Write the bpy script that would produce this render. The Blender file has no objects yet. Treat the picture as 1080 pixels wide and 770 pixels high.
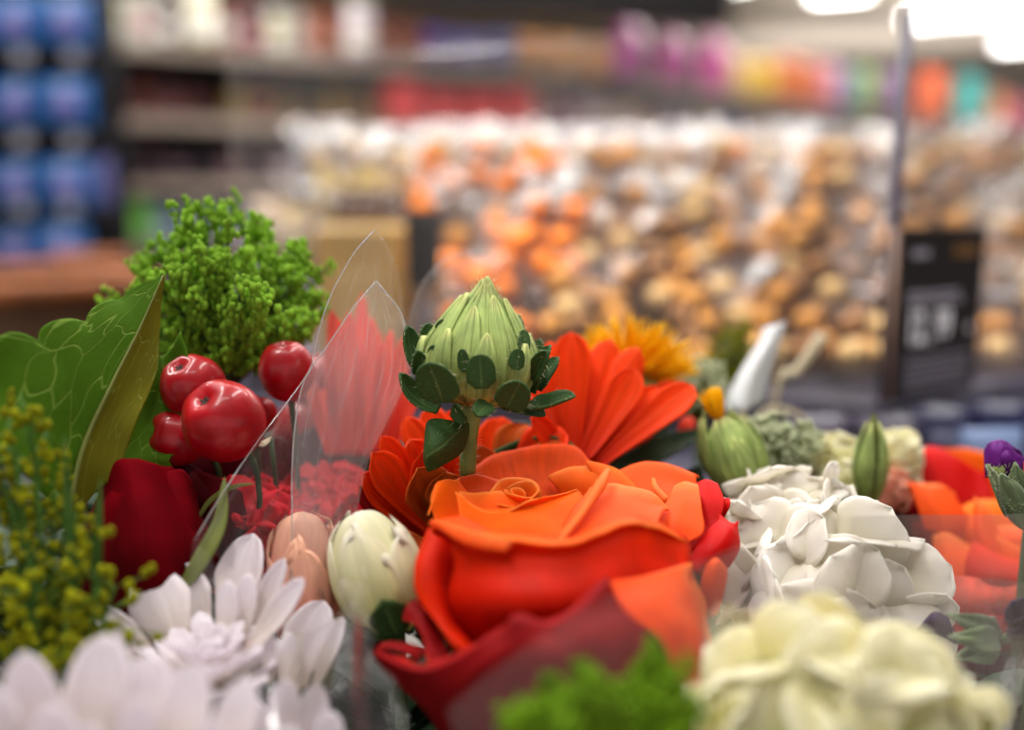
import bpy, math, random
import numpy as np
from mathutils import Vector, noise, Matrix
random.seed(11)
S = bpy.context.scene
COL = S.collection
F_PX = 1050.0
CAM = np.array([0.0, 0.0, 1.25]); PT = math.radians(10)
FWD = np.array([0, math.cos(PT), -math.sin(PT)]); UP = np.array([0, math.sin(PT), math.cos(PT)]); RT = np.array([1.0, 0, 0])
# ---------------------------------------------------------------- helpers
def W(px, py, z):
    return CAM + RT*((px-540)/F_PX*z) + UP*((385-py)/F_PX*z) + FWD*z
def G(px, Y, h):
    """point at ground distance Y and height h relative to the camera, seen at column px"""
    z = Y*math.cos(PT) - h*math.sin(PT)
    return np.array([(px-540)/F_PX*z, Y, CAM[2]+h])
def sr(r, g, b):
    f = lambda c: (c/255/12.92) if c/255 <= .04045 else ((c/255+.055)/1.055)**2.4
    return (f(r), f(g), f(b), 1)
def mk(name, verts, faces, mat, parent=None, uv=None, smooth=True, solid=0.0, sub=0, loc=None, mats=None, fmat=None):
    verts = np.asarray(verts, float)
    if parent is not None:
        off = np.zeros(3); p = parent
        while p is not None: off = off + np.array(p.location); p = p.parent
    else:
        off = np.array([verts[:,0].mean(), verts[:,1].mean(), verts[:,2].min()]) if loc is None else np.array(loc)
    me = bpy.data.meshes.new(name)
    me.from_pydata([tuple(v) for v in verts-off], [], [tuple(int(i) for i in f) for f in faces])
    if uv is not None:
        ul = me.uv_layers.new(name='UVMap')
        li = np.empty(len(me.loops), dtype=np.int32); me.loops.foreach_get('vertex_index', li)
        ul.data.foreach_set('uv', np.asarray(uv, float)[li].ravel())
    if mats: 
        for m in mats: me.materials.append(m)
        me.polygons.foreach_set('material_index', fmat)
    else: me.materials.append(mat)
    if smooth: me.polygons.foreach_set('use_smooth', [True]*len(me.polygons))
    me.update()
    o = bpy.data.objects.new(name, me); COL.objects.link(o)
    if parent is not None: o.parent = parent
    else: o.location = off
    if solid:
        m = o.modifiers.new('thick', 'SOLIDIFY'); m.thickness = solid; m.offset = 0
    if sub:
        m = o.modifiers.new('sub', 'SUBSURF'); m.levels = sub; m.render_levels = sub
    return o
def T(name, label, cat, loc, group=None, kind=None):
    o = bpy.data.objects.new(name, None); COL.objects.link(o); o.location = tuple(loc); o.empty_display_size = .01
    return tag(o, label, cat, group, kind)
def tag(o, label, cat, group=None, kind=None):
    if label: o['label'] = label
    if cat: o['category'] = cat
    if group: o['group'] = group
    if kind: o['kind'] = kind
    return o
def st(o): o['kind'] = 'structure'; return o
def crs(P, n):
    P = np.asarray(P, float); k = len(P)
    E = np.concatenate([[2*P[0]-P[1]], P, [2*P[-1]-P[-2]]])
    t = np.linspace(0, k-1, n); i = np.minimum(t.astype(int), k-2); f = (t-i).reshape((-1,)+(1,)*(P.ndim-1))
    a, b, c, d = E[i], E[i+1], E[i+2], E[i+3]
    return .5*((2*b)+(c-a)*f+(2*a-5*b+4*c-d)*f*f+(3*b-a-3*c+d)*f**3)
def nz(p, s, seed=0.0): return noise.noise(Vector((p[0]*s+seed, p[1]*s-seed, p[2]*s+seed*.37)))
def grid(P):
    nv, nu = P.shape[:2]
    verts = P.reshape(-1, 3)
    faces = [(j*nu+i, j*nu+i+1, (j+1)*nu+i+1, (j+1)*nu+i) for j in range(nv-1) for i in range(nu-1)]
    uu, vv = np.meshgrid(np.linspace(0, 1, nu), np.linspace(0, 1, nv))
    return verts, faces, np.stack([uu.ravel(), vv.ravel()], 1)
def normals(P):
    du = np.gradient(P, axis=1); dv = np.gradient(P, axis=0)
    n = np.cross(du, dv); l = np.linalg.norm(n, axis=2, keepdims=True); l[l < 1e-12] = 1
    return n/l
def net(name, rows, mat, parent, nu=26, nv=22, wob=.0004, freq=90, seed=None, solid=.0005, world=False, edge=0.0, scallop=None):
    """smooth petal surface through a control net, rows from base to rim"""
    R = np.array(rows, float) if world else np.array([[W(*p) for p in r] for r in rows])
    A = crs(R, nv); A = np.swapaxes(crs(np.swapaxes(A, 0, 1), nu), 0, 1)
    sd = random.random()*50 if seed is None else seed
    N = normals(A)
    for j in range(nv):
        for i in range(nu):
            v = j/(nv-1)
            A[j, i] += N[j, i]*(wob*nz(A[j, i], freq, sd)*(.5+v) + edge*nz(A[j, i], 260, sd)*v**4)
    if scallop: A = scallop(A, N)
    v_, f_, u_ = grid(A)
    return mk(name, v_, f_, mat, parent, uv=u_, solid=solid)
def merge(parts):
    V, Fc, U = [], [], []; o = 0
    for v, f, u in parts:
        V.append(v); U.append(u); Fc += [tuple(i+o for i in q) for q in f]; o += len(v)
    return np.concatenate(V), Fc, np.concatenate(U)
def prof_petal(t): return np.clip(.30+1.3*t, 0, 1)*np.sqrt(np.clip(1-np.clip((t-.5)/.5, 0, 1)**1.9, 0, 1))
def prof_strap(t): return np.clip(.30+.9*t, 0, 1)*np.sqrt(np.clip(1-np.clip((t-.72)/.28, 0, 1)**2, 0, 1))
def prof_leaf(t): return np.sin(np.pi*t**.8)**.9
def prof_spade(t): return np.clip(t*5, .25, 1)**.5*np.sqrt(np.clip(1-(np.clip(t-.45, 0, 1)/.55)**2.1, 0, 1))
def prof_round(t): return np.clip(.22+1.5*t, 0, 1)**1.1*np.sqrt(np.clip(1-np.clip((t-.55)/.45, 0, 1)**2.2, 0, 1))
def strap(base, tip, w, nrm, bend=0., cup=.2, prof=prof_strap, nu=9, nv=16, ridge=0., wav=0., twist=0., curl=0., tip_notch=0.):
    """petal from base to tip, half-width w, bulging along nrm"""
    base = np.asarray(base, float); tip = np.asarray(tip, float); d = tip-base; L = np.linalg.norm(d); d = d/L
    nrm = np.asarray(nrm, float); nrm = nrm-d*nrm.dot(d); nrm /= np.linalg.norm(nrm)+1e-9
    t = np.linspace(0, 1, nv); u = np.linspace(-1, 1, nu)
    c = base+np.outer(t, d)*L+np.outer(4*t*(1-t)*bend*L, nrm)+np.outer(curl*L*np.clip(t-.55, 0, 1)**2*4, nrm)
    tan = np.gradient(c, axis=0); tan /= np.linalg.norm(tan, axis=1)[:, None]
    s0 = np.cross(d, nrm)
    P = np.zeros((nv, nu, 3)); sd = random.random()*40
    for j in range(nv):
        a = twist*(t[j]-.3); s = s0*math.cos(a)+nrm*math.sin(a); s /= np.linalg.norm(s)
        n = np.cross(s, tan[j]); 
        if n.dot(nrm) < 0: n = -n
        ww = w*prof(t[j])
        if ww < w*.02: ww = w*.02
        for i in range(nu):
            off = cup*ww*u[i]**2 + ridge*ww*math.cos(u[i]*math.pi*2.5)
            q = c[j]+s*ww*u[i]+n*off - tan[j]*tip_notch*w*(1-abs(u[i]))*(t[j]**6)
            if wav: q = q+n*wav*w*noise.noise(Vector((u[i]*1.6+sd, t[j]*3.2, sd)))*t[j]
            P[j, i] = q
    return P
def petal(name, parent, mat, *a, solid=.0004, **k):
    v, f, u = grid(strap(*a, **k)); return mk(name, v, f, mat, parent, uv=u, solid=solid)
def tube_geo(pts, rad, n=8, res=None):
    P = np.array(pts, float)
    if res: P = crs(P, res)
    k = len(P); r = np.interp(np.linspace(0, 1, k), np.linspace(0, 1, len(rad)), rad) if hasattr(rad, '__len__') else np.full(k, rad)
    tan = np.gradient(P, axis=0); tan /= np.linalg.norm(tan, axis=1)[:, None]+1e-12
    a = np.array([0, 0, 1.0]); 
    if abs(tan[0].dot(a)) > .9: a = np.array([1.0, 0, 0])
    V = []; x = np.cross(tan[0], a)
    for j in range(k):
        x = x-tan[j]*x.dot(tan[j]); x /= np.linalg.norm(x)+1e-12; y = np.cross(tan[j], x)
        for i in range(n):
            b = 2*math.pi*i/n; V.append(P[j]+r[j]*(x*math.cos(b)+y*math.sin(b)))
    Fc = [(j*n+i, j*n+(i+1) % n, (j+1)*n+(i+1) % n, (j+1)*n+i) for j in range(k-1) for i in range(n)]
    Fc.append(tuple(range(n-1, -1, -1))); Fc.append(tuple((k-1)*n+i for i in range(n)))
    U = np.array([[i/n, j/(k-1)] for j in range(k) for i in range(n)])
    return np.array(V), Fc, U
def tube(name, parent, mat, pts, rad, n=8, res=None):
    v, f, u = tube_geo(pts, rad, n, res); return mk(name, v, f, mat, parent, uv=u)
def rev_geo(c, ax, prof, n=24, fn=None):
    """body of revolution: prof = [(r, h)...] about axis ax from point c"""
    c = np.asarray(c, float); ax = np.asarray(ax, float); ax = ax/np.linalg.norm(ax)
    a = np.array([1.0, 0, 0]) if abs(ax[0]) < .8 else np.array([0, 1.0, 0])
    x = np.cross(ax, a); x /= np.linalg.norm(x); y = np.cross(ax, x)
    V, U = [], []
    for j, (r, h) in enumerate(prof):
        for i in range(n):
            b = 2*math.pi*i/n; rr = r if fn is None else r*fn(b, j/(len(prof)-1))
            V.append(c+ax*h+(x*math.cos(b)+y*math.sin(b))*rr); U.append([i/n, j/(len(prof)-1)])
    k = len(prof)
    Fc = [(j*n+i, j*n+(i+1) % n, (j+1)*n+(i+1) % n, (j+1)*n+i) for j in range(k-1) for i in range(n)]
    return np.array(V), Fc, np.array(U)
def ball_geo(c, r, n=8, m=5, sq=(1, 1, 1)):
    prof = [(r*math.sin(math.pi*j/m)+1e-6, -r*math.cos(math.pi*j/m)) for j in range(m+1)]
    v, f, u = rev_geo((0, 0, 0), (0, 0, 1), prof, n); v = v*np.array(sq)+np.asarray(c); return v, f, u
def box_geo(c, s, yaw=0., bev=.0):
    """box with chamfered vertical and top edges, centre of base c"""
    x, y, z = s[0]/2, s[1]/2, s[2]; b = bev or min(s)*.06
    lv = [(0, -b), (b, 0), (z-b, 0), (z, -b)]
    V = []
    for h, g in lv:
        xx, yy = x+g, y+g
        for (sx, sy) in ((1, 1), (-1, 1), (-1, -1), (1, -1)):
            pts = [(xx, yy-b), (xx-b, yy)] if sx*sy > 0 else [(xx-b, yy), (xx, yy-b)]
            for p in pts: V.append((p[0]*sx, p[1]*sy, h))
    n = 8; Fc = [(j*n+i, j*n+(i+1) % n, (j+1)*n+(i+1) % n, (j+1)*n+i) for j in range(3) for i in range(n)]
    Fc += [tuple(range(n-1, -1, -1)), tuple(3*n+i for i in range(n))]
    V = np.array(V); cs, sn = math.cos(yaw), math.sin(yaw)
    V = np.stack([V[:, 0]*cs-V[:, 1]*sn, V[:, 0]*sn+V[:, 1]*cs, V[:, 2]], 1)+np.asarray(c)
    return V, Fc, np.zeros((len(V), 2))
def obox(a, b, thick, z0, z1):
    """upright slab between plan points a and b"""
    a = np.asarray(a[:2], float); b = np.asarray(b[:2], float); d = b-a; L = np.linalg.norm(d); 
    return box_geo(((a[0]+b[0])/2, (a[1]+b[1])/2, z0), (L, thick, z1-z0), math.atan2(d[1], d[0]), bev=min(thick, z1-z0)*.1)
# ---------------------------------------------------------------- materials
def nodes(name):
    m = bpy.data.materials.new(name); m.use_nodes = True; nt = m.node_tree; nt.nodes.clear()
    return m, nt, (lambda t, **k: _n(nt, t, k))
def _n(nt, t, k):
    n = nt.nodes.new(t)
    for a, b in k.items(): setattr(n, a, b)
    return n
def petal_mat(name, c0, c1, trans=.3, rough=.5, vein=.25, tip=None, scale=26, bump=.25, cpos=(0., .8), sheen=0., spec=.12, mott=.0):
    m, nt, N = nodes(name); L = nt.links.new
    uv = N('ShaderNodeTexCoord'); sep = N('ShaderNodeSeparateXYZ'); L(uv.outputs['UV'], sep.inputs[0])
    rmp = N('ShaderNodeValToRGB'); e = rmp.color_ramp.elements; e[0].position = cpos[0]; e[0].color = c0; e[1].position = cpos[1]; e[1].color = c1
    if tip: t = e.new(1.0); t.color = tip; 
    L(sep.outputs['Y'], rmp.inputs[0])
    mp = N('ShaderNodeMapping'); mp.inputs['Scale'].default_value = (scale, 1.6, 1); L(uv.outputs['UV'], mp.inputs[0])
    ns = N('ShaderNodeTexNoise'); ns.inputs['Scale'].default_value = 1.0; ns.inputs['Detail'].default_value = 3; L(mp.outputs[0], ns.inputs['Vector'])
    mr = N('ShaderNodeMapRange'); mr.inputs[1].default_value = .3; mr.inputs[2].default_value = .7; mr.inputs[3].default_value = 1-vein; mr.inputs[4].default_value = 1+vein*.6
    L(ns.outputs['Fac'], mr.inputs[0])
    hs = N('ShaderNodeMix', data_type='RGBA', blend_type='MULTIPLY'); hs.inputs[0].default_value = 1
    L(rmp.outputs[0], hs.inputs[6]); L(mr.outputs[0], hs.inputs[7])
    col = hs.outputs[2]
    if mott:
        n2 = N('ShaderNodeTexNoise'); n2.inputs['Scale'].default_value = 120; L(uv.outputs['Object'], n2.inputs['Vector'])
        m2 = N('ShaderNodeMapRange'); m2.inputs[1].default_value = .35; m2.inputs[2].default_value = .65; m2.inputs[3].default_value = 1-mott; m2.inputs[4].default_value = 1+mott; L(n2.outputs['Fac'], m2.inputs[0])
        h2 = N('ShaderNodeMix', data_type='RGBA', blend_type='MULTIPLY'); h2.inputs[0].default_value = 1; L(col, h2.inputs[6]); L(m2.outputs[0], h2.inputs[7]); col = h2.outputs[2]
    bp = N('ShaderNodeBump'); bp.inputs['Strength'].default_value = bump; bp.inputs['Distance'].default_value = .0006; L(ns.outputs['Fac'], bp.inputs['Height'])
    p = N('ShaderNodeBsdfPrincipled'); L(col, p.inputs['Base Color']); p.inputs['Roughness'].default_value = rough; L(bp.outputs[0], p.inputs['Normal'])
    p.inputs['Specular IOR Level'].default_value = spec
    if sheen: p.inputs['Sheen Weight'].default_value = sheen
    tr = N('ShaderNodeBsdfTranslucent'); L(col, tr.inputs['Color']); L(bp.outputs[0], tr.inputs['Normal'])
    mx = N('ShaderNodeMixShader'); mx.inputs[0].default_value = trans; L(p.outputs[0], mx.inputs[1]); L(tr.outputs[0], mx.inputs[2])
    o = N('ShaderNodeOutputMaterial'); L(mx.outputs[0], o.inputs[0]); return m
def leaf_mat(name, c, cv, scale=9, width=.05, trans=.25, rough=.45, midrib=True, spec=.4):
    """leaf with a network of paler veins"""
    m, nt, N = nodes(name); L = nt.links.new
    uv = N('ShaderNodeTexCoord'); vo = N('ShaderNodeTexVoronoi', feature='DISTANCE_TO_EDGE'); vo.inputs['Scale'].default_value = scale
    dn = N('ShaderNodeTexNoise'); dn.inputs['Scale'].default_value = scale*.9; dn.inputs['Detail'].default_value = 1; L(uv.outputs['UV'], dn.inputs['Vector'])
    mp = N('ShaderNodeMix', data_type='RGBA', blend_type='LINEAR_LIGHT'); mp.inputs[0].default_value = .30/scale*1.6; L(uv.outputs['UV'], mp.inputs[6]); L(dn.outputs['Color'], mp.inputs[7]); L(mp.outputs[2], vo.inputs['Vector'])
    mr = N('ShaderNodeMapRange'); mr.inputs[1].default_value = 0; mr.inputs[2].default_value = width; mr.inputs[3].default_value = 1; mr.inputs[4].default_value = 0; L(vo.outputs['Distance'], mr.inputs[0])
    v2 = N('ShaderNodeTexVoronoi', feature='DISTANCE_TO_EDGE'); v2.inputs['Scale'].default_value = scale*3.1; L(mp.outputs[2], v2.inputs['Vector'])
    m2 = N('ShaderNodeMapRange'); m2.inputs[1].default_value = 0; m2.inputs[2].default_value = width; m2.inputs[3].default_value = .22; m2.inputs[4].default_value = 0; L(v2.outputs['Distance'], m2.inputs[0])
    mxm = N('ShaderNodeMath', operation='MAXIMUM'); L(mr.outputs[0], mxm.inputs[0]); L(m2.outputs[0], mxm.inputs[1])
    fac = mxm.outputs[0]
    if midrib:
        sep = N('ShaderNodeSeparateXYZ'); L(uv.outputs['UV'], sep.inputs[0])
        a = N('ShaderNodeMath', operation='SUBTRACT'); L(sep.outputs['X'], a.inputs[0]); a.inputs[1].default_value = .5
        b = N('ShaderNodeMath', operation='ABSOLUTE'); L(a.outputs[0], b.inputs[0])
        c_ = N('ShaderNodeMapRange'); c_.inputs[1].default_value = .01; c_.inputs[2].default_value = .04; c_.inputs[3].default_value = 1; c_.inputs[4].default_value = 0; L(b.outputs[0], c_.inputs[0])
        d = N('ShaderNodeMath', operation='MAXIMUM'); L(fac, d.inputs[0]); L(c_.outputs[0], d.inputs[1]); fac = d.outputs[0]
    ns = N('ShaderNodeTexNoise'); ns.inputs['Scale'].default_value = 60; L(uv.outputs['Object'], ns.inputs['Vector'])
    mr3 = N('ShaderNodeMapRange'); mr3.inputs[3].default_value = .6; mr3.inputs[4].default_value = 1.35; L(ns.outputs['Fac'], mr3.inputs[0])
    cm = N('ShaderNodeMix', data_type='RGBA'); L(fac, cm.inputs[0]); cm.inputs[6].default_value = c; cm.inputs[7].default_value = cv
    cc = N('ShaderNodeMix', data_type='RGBA', blend_type='MULTIPLY'); cc.inputs[0].default_value = 1; L(cm.outputs[2], cc.inputs[6]); L(mr3.outputs[0], cc.inputs[7])
    bp = N('ShaderNodeBump', invert=True); bp.inputs['Strength'].default_value = .5; bp.inputs['Distance'].default_value = .0006; L(fac, bp.inputs['Height'])
    p = N('ShaderNodeBsdfPrincipled'); L(cc.outputs[2], p.inputs['Base Color']); p.inputs['Roughness'].default_value = rough; L(bp.outputs[0], p.inputs['Normal']); p.inputs['Specular IOR Level'].default_value = spec
    tr = N('ShaderNodeBsdfTranslucent'); L(cc.outputs[2], tr.inputs['Color'])
    mx = N('ShaderNodeMixShader'); mx.inputs[0].default_value = trans; L(p.outputs[0], mx.inputs[1]); L(tr.outputs[0], mx.inputs[2])
    o = N('ShaderNodeOutputMaterial'); L(mx.outputs[0], o.inputs[0]); return m
def solid_mat(name, c, rough=.6, metal=0., spec=.4, var=.15, scale=60, bump=.1, coat=0., trans=0., emit=None, alpha=None, bd=.001):
    m, nt, N = nodes(name); L = nt.links.new
    tc = N('ShaderNodeTexCoord'); ns = N('ShaderNodeTexNoise'); ns.inputs['Scale'].default_value = scale; ns.inputs['Detail'].default_value = 3; L(tc.outputs['Object'], ns.inputs['Vector'])
    mr = N('ShaderNodeMapRange'); mr.inputs[1].default_value = .3; mr.inputs[2].default_value = .7; mr.inputs[3].default_value = 1-var; mr.inputs[4].default_value = 1+var; L(ns.outputs['Fac'], mr.inputs[0])
    cc = N('ShaderNodeMix', data_type='RGBA', blend_type='MULTIPLY'); cc.inputs[0].default_value = 1; cc.inputs[6].default_value = c; L(mr.outputs[0], cc.inputs[7])
    p = N('ShaderNodeBsdfPrincipled'); L(cc.outputs[2], p.inputs['Base Color']); p.inputs['Roughness'].default_value = rough; p.inputs['Metallic'].default_value = metal
    p.inputs['Specular IOR Level'].default_value = spec; p.inputs['Coat Weight'].default_value = coat; p.inputs['Coat Roughness'].default_value = .08
    if bump:
        bp = N('ShaderNodeBump'); bp.inputs['Strength'].default_value = bump; bp.inputs['Distance'].default_value = bd; L(ns.outputs['Fac'], bp.inputs['Height']); L(bp.outputs[0], p.inputs['Normal'])
    if emit: p.inputs['Emission Color'].default_value = emit[0]; p.inputs['Emission Strength'].default_value = emit[1]
    if alpha is not None: p.inputs['Alpha'].default_value = alpha
    o = N('ShaderNodeOutputMaterial')
    if trans:
        tr = N('ShaderNodeBsdfTranslucent'); L(cc.outputs[2], tr.inputs['Color']); mx = N('ShaderNodeMixShader'); mx.inputs[0].default_value = trans
        L(p.outputs[0], mx.inputs[1]); L(tr.outputs[0], mx.inputs[2]); L(mx.outputs[0], o.inputs[0])
    else: L(p.outputs[0], o.inputs[0])
    return m
def film_mat(name, haze=.12, streak=.25, gloss=.12, tint=(1, 1, 1, 1), scale=(2.5, 26, 1), rough=.12, crease=.3, dcol=(.85, .84, .86, 1)):
    """clear cellophane: see-through, faintly cloudy, wrinkle highlights painted in as pale streaks, glossy"""
    m, nt, N = nodes(name); L = nt.links.new
    tc = N('ShaderNodeTexCoord'); mp = N('ShaderNodeMapping'); mp.inputs['Scale'].default_value = scale; L(tc.outputs['UV'], mp.inputs[0])
    ns = N('ShaderNodeTexNoise'); ns.inputs['Scale'].default_value = 1; ns.inputs['Detail'].default_value = 5; ns.inputs['Roughness'].default_value = .65; L(mp.outputs[0], ns.inputs['Vector'])
    mr = N('ShaderNodeMapRange'); mr.inputs[1].default_value = .52; mr.inputs[2].default_value = .8; mr.inputs[3].default_value = haze; mr.inputs[4].default_value = haze+streak; L(ns.outputs['Fac'], mr.inputs[0])
    bp = N('ShaderNodeBump'); bp.inputs['Strength'].default_value = crease; bp.inputs['Distance'].default_value = .002; L(ns.outputs['Fac'], bp.inputs['Height'])
    tr = N('ShaderNodeBsdfTransparent'); tr.inputs[0].default_value = tint
    df = N('ShaderNodeBsdfDiffuse'); df.inputs[0].default_value = dcol
    tl = N('ShaderNodeBsdfTranslucent'); tl.inputs[0].default_value = dcol
    ad = N('ShaderNodeMixShader'); ad.inputs[0].default_value = .5; L(df.outputs[0], ad.inputs[1]); L(tl.outputs[0], ad.inputs[2])
    m1 = N('ShaderNodeMixShader'); L(mr.outputs[0], m1.inputs[0]); L(tr.outputs[0], m1.inputs[1]); L(ad.outputs[0], m1.inputs[2])
    gl = N('ShaderNodeBsdfGlossy'); gl.inputs['Roughness'].default_value = rough; L(bp.outputs[0], gl.inputs['Normal']); gl.inputs[0].default_value = (1, 1, 1, 1)
    fr = N('ShaderNodeFresnel'); fr.inputs[0].default_value = 1.45; L(bp.outputs[0], fr.inputs['Normal'])
    mu = N('ShaderNodeMath', operation='MULTIPLY', use_clamp=True); L(fr.outputs[0], mu.inputs[0]); mu.inputs[1].default_value = gloss*8
    m2 = N('ShaderNodeMixShader'); L(mu.outputs[0], m2.inputs[0]); L(m1.outputs[0], m2.inputs[1]); L(gl.outputs[0], m2.inputs[2])
    o = N('ShaderNodeOutputMaterial'); L(m2.outputs[0], o.inputs[0]); return m
M = {}
M['rose_in'] = petal_mat('rose_inner', sr(250, 74, 4), sr(255, 116, 14), trans=.35, mott=.08, tip=sr(255, 148, 56), bump=.12, vein=.05, rough=.55)
M['rose_mid'] = petal_mat('rose_coral', sr(252, 85, 22), sr(255, 104, 40), trans=.35, tip=sr(255, 138, 66), vein=.05, bump=.12)
M['rose_body'] = petal_mat('rose_body', sr(205, 16, 2), sr(240, 56, 4), trans=.35, mott=.1, tip=sr(255, 128, 44), vein=.05, bump=.1, cpos=(.1, .8))
M['rose_low'] = petal_mat('rose_outer', sr(120, 2, 8), sr(142, 6, 12), trans=.2, tip=sr(225, 52, 34), vein=.08, cpos=(0, .93), mott=.1, rough=.65)
M['rose_red'] = petal_mat('rose_red', sr(185, 2, 4), sr(215, 14, 6), trans=.25, vein=.1)
M['rose_vein'] = petal_mat('rose_veined', sr(250, 90, 20), sr(240, 80, 20), trans=.3, tip=sr(250, 110, 40), vein=.12, mott=.08, scale=24)
M['gerb'] = petal_mat('gerbera_petal', sr(215, 35, 8), sr(255, 80, 20), trans=.35, vein=.22, scale=9, tip=sr(255, 85, 30))
M['gerb_d'] = petal_mat('gerbera_back', sr(190, 30, 8), sr(235, 60, 12), trans=.3, vein=.2, scale=9)
M['gerb_b'] = petal_mat('gerbera_brown', sr(120, 50, 8), sr(205, 90, 25), trans=.25, vein=.2, scale=9)
M['coral'] = petal_mat('coral_petal', sr(230, 50, 35), sr(255, 95, 70), trans=.35, vein=.25, scale=8)
M['crim'] = petal_mat('dark_red_rose_petal', sr(72, 0, 6), sr(122, 0, 14), trans=.2, vein=.1, rough=.85, mott=.15, tip=sr(150, 20, 36), spec=.05, bump=.1)
M['maroon'] = petal_mat('maroon_petal', sr(48, 0, 6), sr(75, 0, 10), trans=.15, vein=.15, rough=.85, spec=.08)
M['carn'] = petal_mat('carnation_petal', sr(200, 10, 35), sr(225, 35, 55), trans=.3, vein=.15)
M['white'] = petal_mat('white_petal', sr(232, 218, 205), sr(247, 240, 247), trans=.4, vein=.08, scale=9, rough=.45)
M['whiteh'] = petal_mat('white_ruffled', sr(228, 222, 190), sr(246, 242, 236), trans=.5, vein=.02, scale=9, tip=sr(252, 250, 243), bump=.05, rough=.8, spec=.1)
M['cream'] = petal_mat('cream_petal', sr(225, 220, 130), sr(244, 240, 212), trans=.5, vein=.03, scale=8, tip=sr(250, 248, 230), bump=.05, rough=.8, spec=.1)
M['peach'] = petal_mat('peach_petal', sr(240, 150, 120), sr(248, 190, 165), trans=.3, vein=.1, tip=sr(245, 190, 160))
M['budc'] = petal_mat('cream_bud_petal', sr(215, 215, 120), sr(240, 236, 200), trans=.3, vein=.12, tip=sr(245, 238, 222))
M['yellow'] = petal_mat('yellow_floret', sr(255, 150, 0), sr(255, 200, 8), trans=.3, vein=.1)
M['bract'] = petal_mat('bract_pale', sr(160, 176, 92), sr(178, 200, 122), trans=.25, vein=.4, scale=11, tip=sr(222, 226, 150), bump=.8, mott=.2, rough=.7)
M['dleaf'] = leaf_mat('dark_bract', sr(50, 82, 34), sr(88, 118, 62), scale=7, width=.03, trans=.15, rough=.6, spec=.25)
M['bigleaf'] = leaf_mat('big_leaf', sr(84, 126, 22), sr(140, 172, 70), scale=3.6, width=.03, trans=.4, rough=.65, spec=.12, midrib=False)
M['oliveleaf'] = leaf_mat('olive_leaf', sr(116, 112, 22), sr(152, 160, 66), scale=3.6, width=.02, trans=.35, rough=.65, spec=.12, midrib=False)
M['stem'] = solid_mat('green_stem', sr(118, 140, 70), rough=.5, var=.25, scale=150, trans=.0)
M['dstem'] = solid_mat('dark_stem', sr(48, 70, 35), rough=.6, var=.25)
M['fern'] = solid_mat('feathery_green', sr(146, 190, 60), rough=.8, var=.3, scale=120, trans=.35, spec=.1)
M['fernd'] = solid_mat('feathery_green_near', sr(112, 150, 20), rough=.9, var=.35, scale=90, trans=.25, spec=.25)
M['sold'] = solid_mat('yellow_green_bud', sr(138, 140, 18), rough=.9, var=.6, scale=120, trans=.2, spec=.1)
M['soldleaf'] = solid_mat('narrow_green_leaf', sr(70, 110, 30), rough=.6, var=.3, trans=.2)
M['olive'] = solid_mat('olive_leaf_plain', sr(120, 128, 60), rough=.5, var=.25, trans=.2)
M['berry'] = solid_mat('berry_skin', sr(158, 0, 18), rough=.4, var=.3, scale=110, coat=.32, bump=.2, bd=.0008, spec=.3)
M['berryb'] = solid_mat('berry_crown', sr(55, 25, 20), rough=.7)
M['darkgreen'] = leaf_mat('dark_filler_leaf', sr(26, 52, 26), sr(52, 84, 44), scale=6, width=.03, trans=.1)
M['fuzz'] = solid_mat('tiny_white_floret', sr(205, 212, 175), rough=.7, var=.25, trans=.25)
M['purple'] = petal_mat('purple_petal', sr(80, 20, 100), sr(110, 35, 130), trans=.25, vein=.3, scale=8, tip=sr(120, 60, 140))
M['dpurple'] = petal_mat('dark_purple_petal', sr(40, 25, 60), sr(60, 35, 80), trans=.15, vein=.2)
M['hairy'] = petal_mat('grey_green_sepal', sr(90, 112, 72), sr(120, 138, 98), trans=.15, vein=.35, scale=5, bump=.8, mott=.2, rough=.8, sheen=.5)
M['hair'] = solid_mat('pale_hair', sr(225, 225, 190), rough=.6, trans=.4)
M['paper'] = solid_mat('white_paper', sr(240, 242, 246), rough=.6, var=.03, trans=.15)
M['beige'] = solid_mat('beige_stalk', sr(205, 190, 160), rough=.6, var=.1)
M['film'] = film_mat('cellophane', haze=.035, streak=.22, gloss=.05)
M['filmcloud'] = film_mat('cellophane_cloudy', haze=.15, streak=.35, gloss=.08)
M['filmsoft'] = film_mat('cellophane_soft', haze=.045, streak=.06, gloss=.04, scale=(5, 2, 1))
M['filmedge'] = film_mat('cellophane_edge', haze=.38, streak=.3, gloss=.2, scale=(2, 40, 1))
# ================================================================ HERO ROSE
def stem_down(root, top, mat='dstem', r=.0016, lean=(0, .01), zb=.86):
    t = np.array(top, float); b = np.array([t[0]+lean[0], t[1]+lean[1], zb])
    tube('stem', root, M[mat], [b, b*.5+t*.5+np.array([.002, 0, 0]), t], [r*1.2, r], 8, 8)
bc = W(595, 700, .268)
rose = T('rose', 'large open orange rose in the middle foreground, under the hairy green bud', 'flower', bc)
def rp(rows, mat, **k):
    k.setdefault('wob', .0008); k['wob'] = max(k['wob'], .0008)*1.25; k.setdefault('edge', .0006); return net('petal', rows, M[mat], rose, **k)
rp([[(515,545,.288),(560,540,.290),(600,535,.291),(632,535,.289)],[(500,513,.296),(545,503,.299),(595,500,.300),(633,508,.297)],[(497,498,.300),(538,477,.305),(600,471,.306),(628,487,.302)],[(496,503,.304),(538,480,.309),(602,474,.310),(632,492,.306)]], 'rose_vein', edge=.0010, wob=.0012)
rp([[(500,552,.275),(520,548,.28),(545,545,.283)],[(478,527,.279),(500,517,.286),(530,517,.289)],[(482,506,.284),(504,501,.289),(530,509,.292)],[(484,509,.288),(506,504,.293),(533,512,.296)]], 'rose_mid')
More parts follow.
